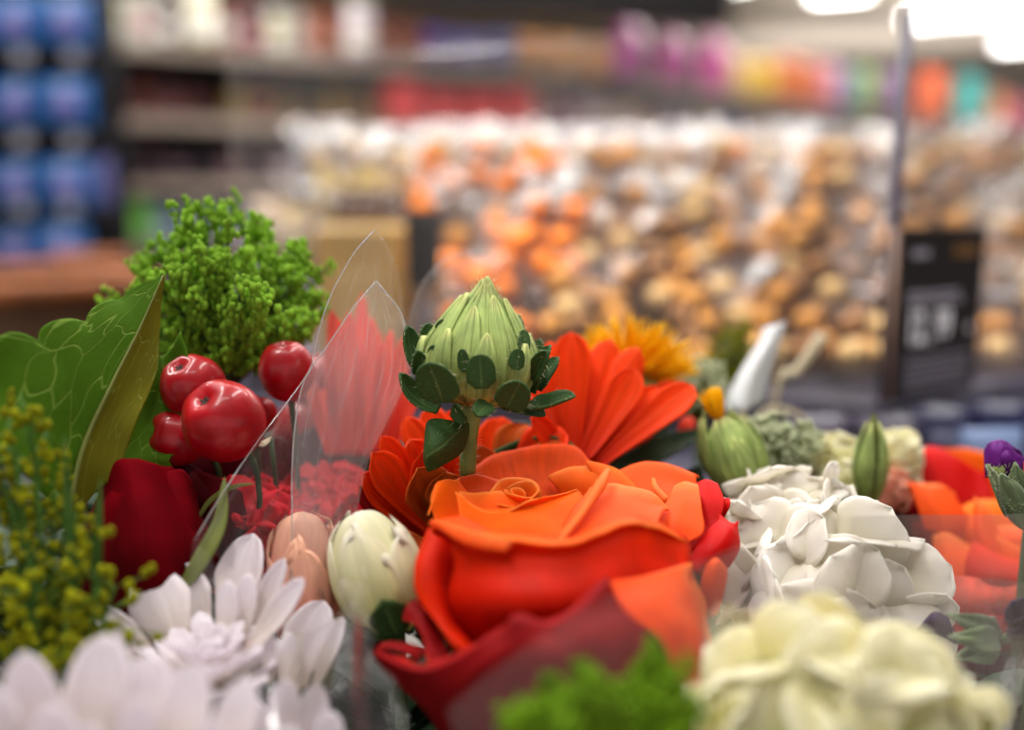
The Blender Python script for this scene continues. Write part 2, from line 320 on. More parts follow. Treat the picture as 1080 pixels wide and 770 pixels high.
rp([[(494,570,.262),(502,558,.268),(512,548,.275)],[(464,556,.262),(482,540,.27),(500,528,.279)],[(455,534,.264),(466,512,.272),(486,512,.281)],[(452,544,.262),(459,514,.274),(484,507,.284)]], 'rose_in')
rp([[(505,577,.249),(550,587,.246),(600,587,.246),(640,577,.25)],[(488,552,.257),(530,562,.255),(580,562,.255),(628,550,.26)],[(482,528,.266),(515,541,.265),(562,535,.268),(612,521,.276)],[(480,519,.269),(513,537,.264),(560,530,.267),(608,516,.277)]], 'rose_in', wob=.0007)
rp([[(500,560,.265),(525,556,.266),(552,548,.27)],[(487,532,.271),(515,532,.271),(548,528,.274)],[(481,517,.276),(503,521,.273),(528,520,.276)]], 'rose_in')
rp([[(578,582,.248),(620,582,.249),(655,574,.252),(690,562,.256)],[(598,546,.262),(632,546,.262),(665,542,.264),(700,540,.268)],[(622,514,.276),(655,510,.275),(683,520,.275),(706,538,.272)]], 'rose_mid', wob=.0005)
# rolled, paler petal edge
v_ = tube_geo([W(641,497,.2740), W(633,512,.2675), W(615,540,.2590), W(598,562,.2520), W(588,574,.2490)], [.0010,.0017,.0012,.0011,.0006], 10, 24)
mk('petal', v_[0], v_[1], M['rose_mid'], rose, uv=np.stack([v_[2][:,0], v_[2][:,1]*0+.97],1))
rp([[(640,540,.282),(668,545,.278),(688,555,.272),(700,566,.266)],[(628,508,.292),(652,512,.288),(672,530,.281),(688,550,.271)],[(618,489,.297),(648,496,.294),(671,515,.286),(690,546,.274)],[(619,491,.300),(650,499,.297),(674,518,.289),(693,548,.277)]], 'rose_in')
rp([[(600,535,.29),(625,540,.287),(645,545,.284)],[(585,512,.293),(612,512,.291),(640,518,.288)],[(577,503,.296),(600,492,.296),(628,488,.296)]], 'rose_in')
rp([[(672,548,.284),(700,545,.283),(722,545,.281)],[(652,510,.296),(690,505,.296),(734,520,.292)],[(649,499,.300),(686,489,.302),(734,504,.297)],[(655,501,.303),(690,491,.306),(736,507,.301)]], 'rose_mid')
v_ = tube_geo([W(689,506,.289), W(692,516,.284), W(704,529,.280)], [.0007,.0011,.0012], 8, 12)
mk('petal', v_[0], v_[1], M['rose_mid'], rose, uv=np.stack([v_[2][:,0], v_[2][:,1]*0+.97],1))
rp([[(690,560,.268),(708,566,.266),(726,572,.264)],[(692,546,.272),(716,548,.268),(742,561,.266)],[(704,528,.278),(722,526,.275),(740,536,.272)],[(711,512,.284),(723,508,.284),(736,511,.282)]], 'rose_mid', wob=.0008)
rp([[(722,590,.272),(738,572,.272),(748,566,.272)],[(726,560,.277),(744,552,.277),(757,552,.276)],[(730,530,.282),(748,528,.281),(764,531,.279)],[(733,510,.288),(744,506,.288),(757,510,.286)]], 'rose_red')
rp([[(752,560,.28),(757,560,.28),(760,556,.28)],[(752,542,.281),(763,540,.280),(769,534,.279)],[(755,530,.285),(764,527,.284),(770,527,.283)]], 'rose_red')
rp([[(726,592,.262),(735,605,.260),(748,612,.262)],[(738,568,.266),(755,580,.262),(767,598,.264)],[(756,553,.272),(768,562,.268),(781,577,.268)],[(758,548,.276),(772,552,.273),(778,550,.275)]], 'rose_red', wob=.0016, edge=.001)
rp([[(742,642,.258),(748,650,.256),(757,648,.258)],[(740,615,.256),(750,620,.251),(763,618,.256)],[(745,597,.256),(754,593,.252),(765,603,.257)],[(748,598,.261),(756,592,.260),(764,602,.262)]], 'rose_mid')
# inner spiral of the heart
for k, (a0, a1, r, hh, dz) in enumerate([(0.3, 5.2, 6, 10, 0), (2.2, 6.0, 13, 13, .0), (5.0, 8.6, 19, 15, .0), (0.6, 3.6, 27, 17, 0), (3.4, 5.6, 30, 10, 0)]):
    P = np.zeros((9, 30, 3))
    for i, a in enumerate(np.linspace(a0, a1, 30)):
        rr = r*(1+.14*(a-a0)/3)+.09*r*math.sin(a*2.3+k*1.7)+.05*r*math.sin(a*5+k)
        for j in range(9):
            t = j/8; s = rr*(.65+.35*t)+(t**5)*1.8
            e = math.sin(math.pi*i/29)**.35
            P[j, i] = W(547+s*math.cos(a), 524-s*.42*math.sin(a)-hh*(t*e-.3)+k*1.2, .277+s*.00030*math.sin(a))
    v, f, u = grid(P); mk('petal', v, f, M['rose_in'], rose, uv=u, solid=.0005)
# front petal with rolled lip
rp([[(508,700,.243),(545,706,.238),(600,708,.236),(660,700,.237),(710,680,.243)],[(474,640,.239),(530,645,.229),(600,645,.226),(670,640,.230),(728,620,.241)],[(478,590,.243),(530,600,.234),(600,598,.2305),(665,580,.236),(729,592,.248)],[(458,560,.250),(515,575,.239),(600,580,.2325),(668,556,.240),(727,576,.253)],
    [(453,550,.252),(518,562,.241),(600,569,.2335),(668,545,.2415),(722,566,.255)],[(458,550,.249),(514,569,.2365),(600,576,.2305),(667,552,.2375),(724,572,.252)]], 'rose_body', nu=34, nv=40, wob=.0007, freq=60)
rp([[(486,545,.255),(520,562,.249),(560,575,.244)],[(467,547,.251),(500,562,.243),(545,576,.2375)],[(454,551,.249),(489,572,.239),(533,582,.2335)],[(462,549,.2465),(500,561,.2385),(541,571,.2335)]], 'rose_mid', wob=.0003)
rp([[(487,577,.246),(476,610,.244),(484,655,.240),(510,692,.236)],[(462,566,.245),(455,600,.240),(468,650,.235),(497,690,.231)],[(454,560,.249),(437,595,.242),(446,640,.236),(487,686,.230)],[(460,556,.255),(441,596,.248),(450,640,.242),(484,684,.235)]], 'rose_body', wob=.0004)
rp([[(438,632,.246),(455,655,.240),(478,700,.231)],[(428,640,.243),(444,652,.238),(464,700,.230)],[(424,652,.241),(443,664,.236),(452,700,.229)]], 'rose_low', wob=.0006)
rp([[(440,700,.231),(446,690,.233),(456,700,.231)],[(428,690,.231),(438,682,.235),(448,686,.234)],[(404,684,.233),(412,677,.236),(426,680,.236)],[(396,690,.231),(404,677,.236),(420,676,.238)]], 'rose_low', wob=.0008)
rp([[(500,830,.252),(520,830,.247),(540,830,.242),(570,830,.240),(600,830,.239),(630,830,.240),(650,820,.242),(680,800,.250)],
    [(450,752,.240),(474,764,.230),(500,772,.222),(540,775,.216),(580,775,.213),(620,775,.214),(660,770,.220),(700,750,.230)],
    [(416,716,.235),(444,730,.224),(480,732,.217),(509,712,.211),(560,705,.208),(600,702,.207),(640,690,.211),(690,670,.223)],
    [(398,694,.232),(437,710,.220),(474,705,.216),(528,678,.2115),(547,661,.2105),(577,668,.210),(607,654,.211),(650,640,.221)],
    [(396,687,.233),(437,704,.221),(474,697,.217),(528,669,.213),(544,652,.2125),(577,659,.212),(606,645,.213),(642,611,.224)],
    [(404,688,.238),(440,698,.227),(478,691,.223),(529,665,.219),(546,651,.218),(577,656,.218),(605,642,.219),(643,612,.229)]], 'rose_low', nu=48, nv=34, wob=.0010, freq=70)
rp([[(640,614,.226),(664,650,.221),(700,682,.223),(712,750,.232)],[(680,608,.230),(705,637,.227),(728,672,.230),(735,740,.24)],[(726,594,.246),(741,630,.246),(747,672,.248),(748,730,.255)]], 'rose_mid', wob=.0006)
rp([[(600,800,.24),(660,790,.238),(730,780,.25)],[(620,700,.222),(680,700,.222),(745,700,.248)],[(640,640,.228),(690,650,.229),(744,640,.252)]], 'rose_low', wob=.0006)
# green receptacle and stem
v, f, u = rev_geo(W(595, 700, .268)-np.array([0, 0, .035]), (0, 0, 1), [(.003, -.006), (.009, 0), (.012, .008), (.020, .016), (.027, .030)], 20)
mk('receptacle', v, f, M['dstem'], rose, uv=u)
stem_down(rose, W(595, 700, .268)-np.array([0, 0, .038]), r=.003)
# dark green leaf arching behind the rose
lf = T('rose_leaf', 'narrow dark green leaf arching behind the back petals of the big orange rose', 'leaf', W(500, 505, .31))
net('leaf_blade', [[(494,512,.312),(525,492,.315),(562,474,.318),(598,476,.318),(620,492,.316)],[(497,500,.312),(520,477,.314),(562,461,.316),(597,465,.316),(619,486,.315)],[(500,502,.318),(524,481,.320),(563,465,.322),(596,469,.322),(617,490,.32)]], M['dleaf'], lf, wob=.0006)
stem_down(lf, W(497, 512, .313), r=.0008)

# ================================================================ HAIRY BUD
bb = W(494, 500, .292)
bud = T('flower_bud', 'hairy pale green pointed bud on a stem above the big orange rose', 'flower', bb)
C0 = W(500, 426, .289); TIP = W(513, 291, .289); AX = (TIP-C0); HL = np.linalg.norm(AX); AX = AX/HL
tube('stem', bud, M['stem'], [np.array([C0[0]-.004, C0[1]+.004, .9]), W(493, 560, .296), W(494, 500, .292), W(496, 460, .290), W(498, 428, .289)], [.0024, .0024, .0022, .0021, .0034], 14, 24)
px = .289/F_PX
prof = [(6, -4), (26, 1), (44, 10), (54, 24), (57, 42), (53, 60), (44, 76), (33, 92), (22, 106), (12, 118), (5, 129), (.5, 135)]
prf = crs(np.array(prof)*px, 40); hh_, rr_ = prf[:, 1], prf[:, 0]
v, f, u = rev_geo(C0, AX, [tuple(p) for p in prf], 60, lambda b, t: 1+.035*math.sin(b*9+t*4)*(1-t))
mk('bud_core', v, f, M['bract'], bud, uv=np.stack([u[:, 0]*4 % 1, u[:, 1]], 1))
X_ = np.cross(AX, np.array([0, 1.0, 0])); X_ /= np.linalg.norm(X_); Y_ = np.cross(AX, X_)   # X_ ~ right/left, Y_
if X_[0] < 0: X_ = -X_
if Y_[1] > 0: Y_ = -Y_          # Y_ points to the camera
def onbud(a, h, off=0.):
    """a: azimuth from the camera side (0) to the right (pi/2); h in metres up the axis"""
    r = np.interp(h, hh_, rr_)+off
    return C0+AX*h+(Y_*math.cos(a)+X_*math.sin(a))*r
hairs = []
def hair(p, d, L=.0016, r=.00005): hairs.append(tube_geo([p, p+d*L*.5, p+d*L], [r, r*.7, r*.2], 3))
def bud_bract(a0, h0, h1, w, lift=.0008, twist=.0, flare=0.):
    nv, nu = 26, 11; P = np.zeros((nv, nu, 3)); sd = random.random()*30
    for j in range(nv):
        t = j/(nv-1); h = h0+(h1-h0)*t; r = max(np.interp(h, hh_, rr_), .0006)
        ww = w*(.75+.6*t)*(1-t)**.75 if t > .25 else w*(.6+1.1*t)*.85
        for i in range(nu):
            uu = -1+2*i/(nu-1); a = a0+twist*t+uu*min(ww/r, 1.3)
            off = lift*(1-.55*abs(uu)**2)+.0006*math.exp(-(uu/.16)**2)*(1-t)+.0003*math.sin(uu*9+sd)+flare*t**3
            P[j, i] = onbud(a, h, off)
    v, f, u = grid(P); o = mk('bract', v, f, M['bract'], bud, uv=u, solid=.0003)
    for q in range(16):
        j = random.randint(3, nv-2); i = random.choice([0, 0, nu-1, nu-1, nu//2]); p = P[j, i]
        dd = (p-C0-AX*((p-C0).dot(AX))); dd /= np.linalg.norm(dd)+1e-9; hair(p, dd*.6+AX*.8, random.uniform(.0010, .0024))
for k in range(11): bud_bract(k*2*math.pi/11+.15, .004, HL*random.uniform(.93, 1.0), .0072, .0002, .05)
for k in range(9): bud_bract(k*2*math.pi/9+.5, .002, HL*random.uniform(.72, .86), .0065, .0012, -.05, flare=.0012)
for k in range(8): bud_bract(k*2*math.pi/8+.1, .0, HL*random.uniform(.48, .6), .0060, .0020, .04, flare=.001)
# dark green outer bracts: (base px,py,z) (tip px,py,z) halfwidth px, facing normal, cup, curl
def ob(b, t, w, nrm, cup=.25, curl=0., bend=0., prof=prof_spade, twist=0., mat='dleaf'):
    B, Tt = W(*b), W(*t); P = strap(B, Tt, w*px, nrm, bend, cup, prof, 11, 18, curl=curl, twist=twist)
    v, f, u = grid(P); mk('outer_bract', v, f, M[mat], bud, uv=u, solid=.0007)
    for q in range(13):
        j = random.randint(2, 16); i = random.choice([0, 10, 0, 10, 5]); 
        d = P[j, i]-P[j, 5]; d = d/(np.linalg.norm(d)+1e-9) if i != 5 else np.array(nrm, float)
        hair(P[j, i], d*.8+np.array([random.uniform(-.3, .3), -.3, random.uniform(-.3, .3)]), random.uniform(.001, .0024), .00006)
cam_d = (0, -1, .15)
ob((468,424,.2735),(453,381,.2665), 21, (-.3,-1,.2), .12, .06)                       # big left front
ob((508,410,.270),(506,374,.2685), 14, (0,-1,.1), -.35, .02)                     # centre front
ob((534,430,.272),(549,402,.268), 17, (.3,-1,.3), .2, .02, .02)                 # right front
ob((556,430,.284),(605,414,.280), 15, (0.1,-.3,1), .45, -.10, -.10)             # far right, lying out
ob((563,415,.287),(583,365,.288), 11, (-.8,-.5,.2), .5, .08, .05)
ob((568,412,.291),(590,378,.293), 11, (-.7,-.6,.3), .4, .1, .05)
ob((571,400,.295),(568,357,.300), 8, (-.4,-.9,.1), .5)
ob((561,400,.282),(577,370,.276), 9, (-.4,-.9,.2), .5)
ob((462,434,.280),(418,398,.278), 14, (.3,-.5,.8), .5, .16, -.12)               # lower left, turning up
ob((440,392,.286),(429,344,.287), 12, (.7,-.7,.1), .6, .04, -.08)               # upper left
ob((442,395,.284),(440,370,.280), 8, (.4,-.9,.2), .5)
ob((449,372,.293),(452,341,.294), 9, (.3,-.9,.1), .4, .02)
ob((510,360,.2785),(520,337,.2795), 6, (0,-1,.1), -.4)                            # small ones on the face
ob((490,392,.272),(487,368,.2715), 6, (-.2,-1,.1), .1)
ob((544,390,.273),(547,368,.273), 8, (.3,-1,.1), -.3, .03)
ob((552,372,.280),(553,348,.283), 7, (.5,-.8,.2), .2)
ob((546,352,.290),(541,330,.296), 8, (.3,-.9,.4), .4, -.05)
ob((457,380,.279),(457,364,.278), 6, (-.5,-.8,.2), .2)
ob((462,350,.284),(470,338,.283), 6, (-.4,-.8,.4), .3)
ob((515,426,.274),(503,438,.268), 10, (0,-1,.6), .3, -.05)
ob((478,428,.278),(492,445,.276), 10, (.2,-.8,-.7), .3)
ob((530,428,.290),(575,440,.284), 12, (0,-.4,1), .3, .05, .05)
# folded leaf half way down the stem
net('leaf', [[(497,446,.289),(496,447,.288),(495,449,.289)],[(478,444,.283),(480,458,.280),(492,466,.285)],[(458,442,.279),(466,470,.274),(485,480,.282)],[(450,449,.278),(452,480,.274),(464,492,.279)],[(448,484,.281),(449,490,.280),(452,497,.281)]], M['dleaf'], bud, wob=.0005, solid=.0007)
for q in range(60):
    t = random.random(); p = W(494+random.choice([-8, 8]), 430+t*75, .291); hair(p, np.array([1 if p[0] > W(494, 430, .291)[0] else -1, -.3, .2]), random.uniform(.0008, .002))
for q in range(500):
    a = random.uniform(-1.9, 1.9); h = random.uniform(.05, .97)*HL; p = onbud(a, h, .0012)
    d = Y_*math.cos(a)+X_*math.sin(a); hair(p, d*.5+AX*.9+X_*random.uniform(-.4, .4), random.uniform(.0007, .0018), .00004)
v, f, u = merge(hairs); mk('fine_hairs', v, f, M['hair'], bud, uv=u, smooth=False)['kind'] = 'stuff'

# ================================================================ GERBERAS
def gerbera(label, base, petals, mats, stem=True, zb=.86, name='gerbera_daisy', sw=1.):
    r = T(name, label, 'flower', base)
    for (tp, w, nrm, cup, bend, m, *kw) in petals:
        k = kw[0] if kw else {}
        b = k.pop('b', None); b = W(*b) if b else np.array(base)+np.array([random.uniform(-.002, .002), random.uniform(-.002, .002), 0])
        petal('petal', r, M[m], b, W(*tp), w*tp[2]/F_PX*sw, nrm, bend, cup, prof_strap, nu=13, nv=20, ridge=.05, wav=.12, **k)
    if stem:
        v, f, u = rev_geo(np.array(base)-np.array([0, 0, .006]), (0, 0, 1), [(.002, -.006), (.005, 0), (.007, .006), (.006, .010)], 14); mk('calyx', v, f, M['dstem'], r, uv=u)
        stem_down(r, np.array(base)-np.array([0, 0, .01]), r=.0022, zb=zb)
    return r
gerbera('tall orange gerbera fanning its long petals up behind and right of the green bud', W(612, 500, .325), [
    ((602,350,.335), 21, (0,-1,.1), .35, -.02, 'gerb', dict(b=(606,480,.327))), ((580,360,.340), 17, (.2,-1,.1), .3, 0, 'gerb', dict(b=(600,480,.329))),
    ((644,358,.340), 19, (0,-1,.1), -.3, .02, 'gerb', dict(b=(612,480,.328))), ((674,367,.338), 18, (0,-1,.1), -.35, .02, 'gerb', dict(b=(614,480,.326))),
    ((671,390,.330), 20, (-.2,-1,.1), .35, -.03, 'gerb', dict(b=(616,484,.321))), ((698,410,.334), 17, (-.2,-1,.3), .3, .02, 'gerb', dict(b=(622,486,.324))),
    ((732,407,.332), 19, (-.3,-1,.5), .35, .02, 'gerb', dict(b=(628,492,.322))), ((655,384,.345), 18, (0,-1,.1), .2, 0, 'gerb_d', dict(b=(612,480,.332))),
    ((716,404,.345), 16, (0,-1,.1), .2, 0, 'gerb_d', dict(b=(620,488,.332))), ((622,372,.345), 18, (0,-1,.1), .2, 0, 'gerb_d', dict(b=(608,480,.335))),
    ((560,405,.34), 16, (0,-1,.1), .2, 0, 'gerb_d'), ((690,440,.36), 15, (0,-1,.5), .2, 0, 'gerb_d'), ((560,440,.31), 14, (0,-1,.8), .3, 0, 'gerb_d')], None)
gerbera('cupped orange gerbera with browning petals left of the green bud stem', W(492, 545, .315), [
    ((402,460,.296), 15, (.5,-.8,.3), .3, -.04, 'gerb', dict(b=(470,560,.305))), ((392,478,.290), 22, (.5,-.8,.3), .35, -.08, 'gerb', dict(b=(466,570,.302))),
    ((382,500,.290), 20, (.5,-.7,.5), .35, -.05, 'gerb_d', dict(b=(460,575,.303))), ((376,514,.292), 17, (.5,-.6,.6), .3, -.05, 'rose_low', dict(b=(452,578,.302))),
    ((396,540,.298), 12, (.6,-.2,.8), .4, -.05, 'rose_low', dict(b=(452,580,.3))),
    ((432,464,.304), 24, (.6,-.8,.2), .4, -.04, 'gerb', dict(b=(474,560,.308))), ((446,476,.294), 26, (.4,-.9,.2), .3, -.04, 'gerb_d', dict(b=(478,560,.303))),
    ((440,494,.285), 29, (.4,-1,.2), .35, -.08, 'gerb_b', dict(b=(476,568,.298))), ((470,498,.288), 27, (.1,-1,.2), .3, -.06, 'gerb_b', dict(b=(484,575,.297))),
    ((428,440,.318), 16, (.3,-1,.1), .3, 0, 'gerb', dict(b=(480,540,.318))), ((452,428,.322), 18, (.2,-1,.1), .3, 0, 'gerb', dict(b=(486,540,.321))),
    ((480,430,.326), 20, (0,-1,.1), .3, 0, 'gerb', dict(b=(490,540,.323))), ((412,570,.292), 15, (.3,-.5,.9), .3, .03, 'gerb_b', dict(b=(470,585,.292))),
    ((530,440,.326), 24, (0,-1,.1), .3, 0, 'gerb', dict(b=(510,540,.320))), ((556,448,.320), 28, (-.2,-1,.2), .3, .04, 'gerb_b', dict(b=(520,545,.312))),
    ((590,450,.318), 26, (-.4,-1,.3), .35, .06, 'gerb_d', dict(b=(528,548,.312))), ((600,470,.314), 20, (-.4,-1,.3), .35, .06, 'gerb_b', dict(b=(530,552,.308))),
    ((508,470,.31), 22, (0,-1,.3), .3, 0, 'gerb_b', dict(b=(500,545,.308)))], None)
cp = []
for k in range(20):
    a = math.radians(-58+k*116/19); L = random.uniform(135, 195); 
    cp.append(((384+L*math.sin(a)*.36+random.uniform(-5, 5), 490-L*math.cos(a)*1.0+10*abs(math.sin(a)), .335+random.uniform(0, .02)), 7.5, (0, -1, .1), .3, 0, 'coral', dict(b=(380+40*math.sin(a), 480, .335))))
gerbera('coral red gerbera behind the clear cellophane left of the green bud', W(382, 500, .345), cp, None)
# ================================================================ SAFFLOWERS
def thistle(label, base, tipc, n, L, spread, wpx, green=True, cat='flower'):
    r = T('safflower', label, 'flower', base); base = np.array(base); ax = np.array(tipc)-base; al = np.linalg.norm(ax); ax /= al
    x = np.cross(ax, (0, 1, 0)); x /= np.linalg.norm(x); y = np.cross(ax, x)
    G_ = []
    for k in range(n):
        a = random.uniform(0, 6.283); s = spread*math.sqrt(random.random()); d = ax*math.cos(s)+(x*math.cos(a)+y*math.sin(a))*math.sin(s)
        G_.append(grid(strap(base+ax*al*.3+d*L*.15, base+ax*al*.3+d*L*random.uniform(.8, 1.05), wpx, np.cross(d, x)+.01, random.uniform(-.08, .08), .2, prof_leaf, 3, 7)))
    v, f, u = merge(G_); mk('florets', v, f, M['yellow'], r, uv=u, solid=.0003)
    return r, ax, x, y
r, ax, x, y = thistle('spiky bright yellow orange safflower behind the tall orange gerbera', W(662, 420, .37), W(666, 376, .37), 260, .0285, 1.35, .0009)
v, f, u = rev_geo(W(664, 424, .37), ax, [(.002, -.008), (.008, 0), (.010, .006), (.007, .012), (.003, .014)], 18); mk('calyx', v, f, M['bract'], r, uv=u); stem_down(r, W(664, 428, .37), r=.002)
r, ax, x, y = thistle('green safflower bud with a small orange tuft beside the white paper tag', W(785, 510, .335), W(757, 430, .335), 45, .0135, .40, .0009)
B0 = W(785, 512, .335)
for o in list(r.children): o.data.transform(Matrix.Translation(tuple((W(757, 446, .335)-B0)*.55)))
v, f, u = rev_geo(B0, W(757, 430, .335)-B0, [(.002, -.006), (.007, .0), (.0095, .008), (.0075, .016), (.005, .021), (.002, .024)], 18); mk('calyx', v, f, M['bract'], r, uv=u)
for k in range(26):
    a = k*2.4; d = np.array([math.cos(a)*.5, math.sin(a)*.5, 1.]); t = .0125*(1+.0*k)
    petal('bract', r, M['bract'], B0+np.array([math.cos(a), math.sin(a), -.3])*.007, B0+(W(757, 430, .335)-B0)*(.6+.35*random.random())+np.array([math.cos(a), math.sin(a), 0])*.0075, .0022, (math.cos(a), math.sin(a), .1), .12, .3, prof_leaf, nu=5, nv=10)
stem_down(r, B0, r=.002)

# ================================================================ BIG LEAF + BERRIES
lr = T('broad_leaf', 'broad veined green leaf with a toothed edge at the far left beside the berries', 'leaf', W(70, 540, .262))
def scal(amp, n):
    def f(A, N):
        nv, nu = A.shape[:2]
        for j in range(nv):
            v = j/(nv-1)
            for i in range(nu):
                s = abs(math.sin(i/(nu-1)*n*math.pi+.4))
                A[j, i] += (A[-1, i]-A[0, i])*(-(1-s**.5)*amp*v**4)*math.sin(math.pi*min(1, i/(nu-1)*1.02))+N[j, i]*.0012*s*v*v
        return A
    return f
net('leaf_half', [[(70,560,.262),(86,478,.266),(118,405,.273),(148,345,.281),(172,290,.29)],[(25,500,.253),(55,420,.262),(92,368,.270),(132,330,.280),(172,290,.29)],[(-50,480,.248),(-8,362,.255),(66,336,.268),(120,316,.281),(173,289,.29)]], M['bigleaf'], lr, nu=70, nv=30, scallop=scal(.22, 5), wob=.001, freq=50)
net('leaf_half', [[(70,560,.262),(86,478,.266),(118,405,.273),(148,345,.281),(172,290,.29)],[(100,520,.268),(118,455,.272),(146,395,.280),(163,345,.287),(173,290,.29)],[(122,505,.270),(146,440,.275),(165,392,.283),(168,340,.289),(174,290,.291)]], M['oliveleaf'], lr, nu=50, nv=20, wob=.0006)
net('leaf_half', [[(100,520,.275),(116,465,.279),(140,410,.285),(160,365,.292)],[(150,510,.280),(155,460,.285),(172,415,.291),(172,375,.296)],[(176,520,.280),(190,455,.284),(200,408,.286),(190,350,.290)]], M['bigleaf'], lr, nu=60, nv=22, scallop=scal(.22, 5), wob=.001)
tb = tube_geo([W(70,560,.2605), W(86,478,.2645), W(118,405,.2715), W(148,345,.2795), W(172,290,.2885)], [.0008, .0007, .0005, .0003, .0001], 6, 24)
mk('midrib', tb[0], tb[1], M['olive'], lr)
stem_down(lr, W(70, 560, .262), r=.0014)
def berry(label, px_, py_, z, rpx, crown=(0, -.3, .8), group=None, squash=1.05, cat='berry'):
    c = W(px_, py_, z); r = rpx*z/F_PX; ax = np.array(crown, float); ax /= np.linalg.norm(ax)
    root = T('red_berry', label, 'berry', c-np.array([0, 0, r]), group)
    pr = []
    for j in range(29):
        th = math.pi*j/28; h = -math.cos(th)*r*squash; rad = math.sin(th)*r
        if j > 22: h -= r*.30*((j-22)/6)**2*1.0
        pr.append((rad+1e-5, h))
    v, f, u = rev_geo(c, ax, pr, 40, lambda b, t: 1+.035*math.cos(5*b)*max(0, (t-.55)/.45)*2+.01*math.sin(3*b))
    mk('berry_skin', v, f, M['berry'], root, uv=u)
    G_ = []
    top = c+ax*(r*squash-r*.26); x = np.cross(ax, (0, 0, 1.0)); x /= np.linalg.norm(x)+1e-9; y = np.cross(ax, x)
    for k in range(5):
        a = k*1.2566; d = x*math.cos(a)+y*math.sin(a)
        G_.append(grid(strap(top, top+d*r*.17+ax*r*.05, r*.05, ax, 0, .1, prof_leaf, 3, 5)))
    v, f, u = merge(G_); mk('calyx_crown', v, f, M['berryb'], root, uv=u, solid=.0003)
    b = c-ax*r; tube('stalk', root, M['dstem'], [b+ax*r*.1, b-ax*r*.5+np.array([0, .002, -.01]), b+np.array([0, .006, -.045])], [.0011, .0009, .001], 6, 8)
    return root
berry('large glossy red berry in front, largest of the berries beside the broad leaf', 236, 444, .275, 43, (-.35, -.62, .75))
berry('red berry with a puckered crown, half hidden behind the largest berry', 204, 408, .292, 34, (-.3, -.5, .8))
berry('small upright red berry between the feathery sprig and the cellophane edge', 302, 391, .305, 29, (-.1, -.1, 1), squash=1.15)
berry('dark red berry lowest on the left, touching the toothed leaf edge', 186, 462, .290, 30, (-.6, -.4, .3))
berry('small dark red berry in the gap between largest berry and cellophane', 272, 438, .315, 20, (.1, .1, 1))
berry('hazy red berry behind the cellophane, uppermost of those behind film', 345, 412, .375, 40, (0, .1, 1))
berry('hazy red berry behind the cellophane, lower left of those behind film', 325, 458, .37, 38, (0, .1, 1))
berry('hazy red berry behind the cellophane, nearest the cupped orange gerbera', 398, 428, .385, 36, (0, .1, 1))
berry('hazy red berry behind the cellophane, low in the middle of the film', 372, 474, .375, 38, (0, .1, 1))

# ================================================================ FEATHERY SPRIGS
def feathery(name, label, cat, base, tips, mat, leaf_r, nsub, seed, zj=.012, stemr=.0009, stemmat='dstem', zb=.86, dens=1., spread=.0125):
    random.seed(seed); r = T(name, label, cat, base); base = np.array(base); ST, LF = [], []
    for tp in tips:
        tip = W(tp[0], tp[1], tp[2]+random.uniform(-zj, zj)); mid = base*.45+tip*.55+np.array([random.uniform(-.004, .004), random.uniform(-.004, .004), .004])
        curve = crs(np.array([base, base*.75+mid*.25+np.array([0, 0, .002]), mid, tip]), 20); ST.append(tube_geo(curve, [stemr, stemr*.45], 5))
        for k in range(nsub):
            i = random.randint(9, 19); p = curve[i]; d = curve[min(i+1, 19)]-curve[i-1]; d /= np.linalg.norm(d)
            rd = np.array([random.gauss(0, 1), random.gauss(0, .8), random.gauss(0, 1)]); d2 = d*.8+rd*.45; d2 /= np.linalg.norm(d2)
            L = random.uniform(.35, 1.)*spread*(1.25-(i-9)/22); q = p+d2*L; ST.append(tube_geo([p, q], [stemr*.35, stemr*.2], 4))
            for m in range(int(random.randint(7, 12)*dens)):
                s = random.uniform(.25, 1.08); c = p+d2*L*s+np.array([random.gauss(0, 1) for _ in range(3)])*.0011*(leaf_r/.0009)
                rr = leaf_r*random.uniform(.7, 1.2); LF.append(ball_geo(c, rr, 5, 4, (1, 1, random.uniform(1.0, 1.7))))
    v, f, u = merge(ST); mk('stems', v, f, M[stemmat], r, uv=u)
    v, f, u = merge(LF); mk('foliage', v, f, M[mat], r, uv=u)
    stem_down(r, base, r=stemr*1.6, zb=zb)
    random.seed(seed+1); return r
tips = [(138,310,.33),(150,292,.33),(166,268,.34),(182,256,.34),(198,236,.33),(212,228,.335),(228,240,.33),(243,222,.34),(240,250,.32),(258,238,.33),(272,236,.345),(262,262,.32),(288,258,.335),(305,266,.34),(285,285,.32),
    (318,288,.335),(328,300,.34),(305,305,.32),(325,322,.335),(312,338,.325),(215,270,.315),(190,288,.315),(232,285,.31),(170,305,.32),(255,300,.31),(205,310,.31),(280,318,.31),(335,335,.34),(300,352,.32),(122,322,.34),(290,345,.335),(250,340,.33),(268,360,.33),(225,330,.33),(185,328,.335),(205,355,.335),(285,372,.33),(240,375,.33)]
feathery('feathery_greenery', 'bright green feathery sprig standing behind the red berries', 'greenery', W(236, 425, .335), tips, 'fern', .00105, 15, 5, spread=.0115)
tips = [(540,762,.205),(560,755,.2),(585,725,.205),(605,742,.2),(618,718,.205),(635,732,.2),(655,742,.2),(690,700,.205),(705,720,.2),(712,735,.205),(680,735,.2),(645,760,.195),(690,762,.2),(600,765,.195),(720,760,.2),(570,775,.2),(660,770,.2),(700,705,.205)]
feathery('feathery_greenery', 'blurred bright green sprig at the bottom edge in front of the big rose', 'greenery', W(640, 880, .19), [(a, b, c-.018) for a, b, c in tips], 'fernd', .0008, 16, 8, zj=.003, spread=.0062)
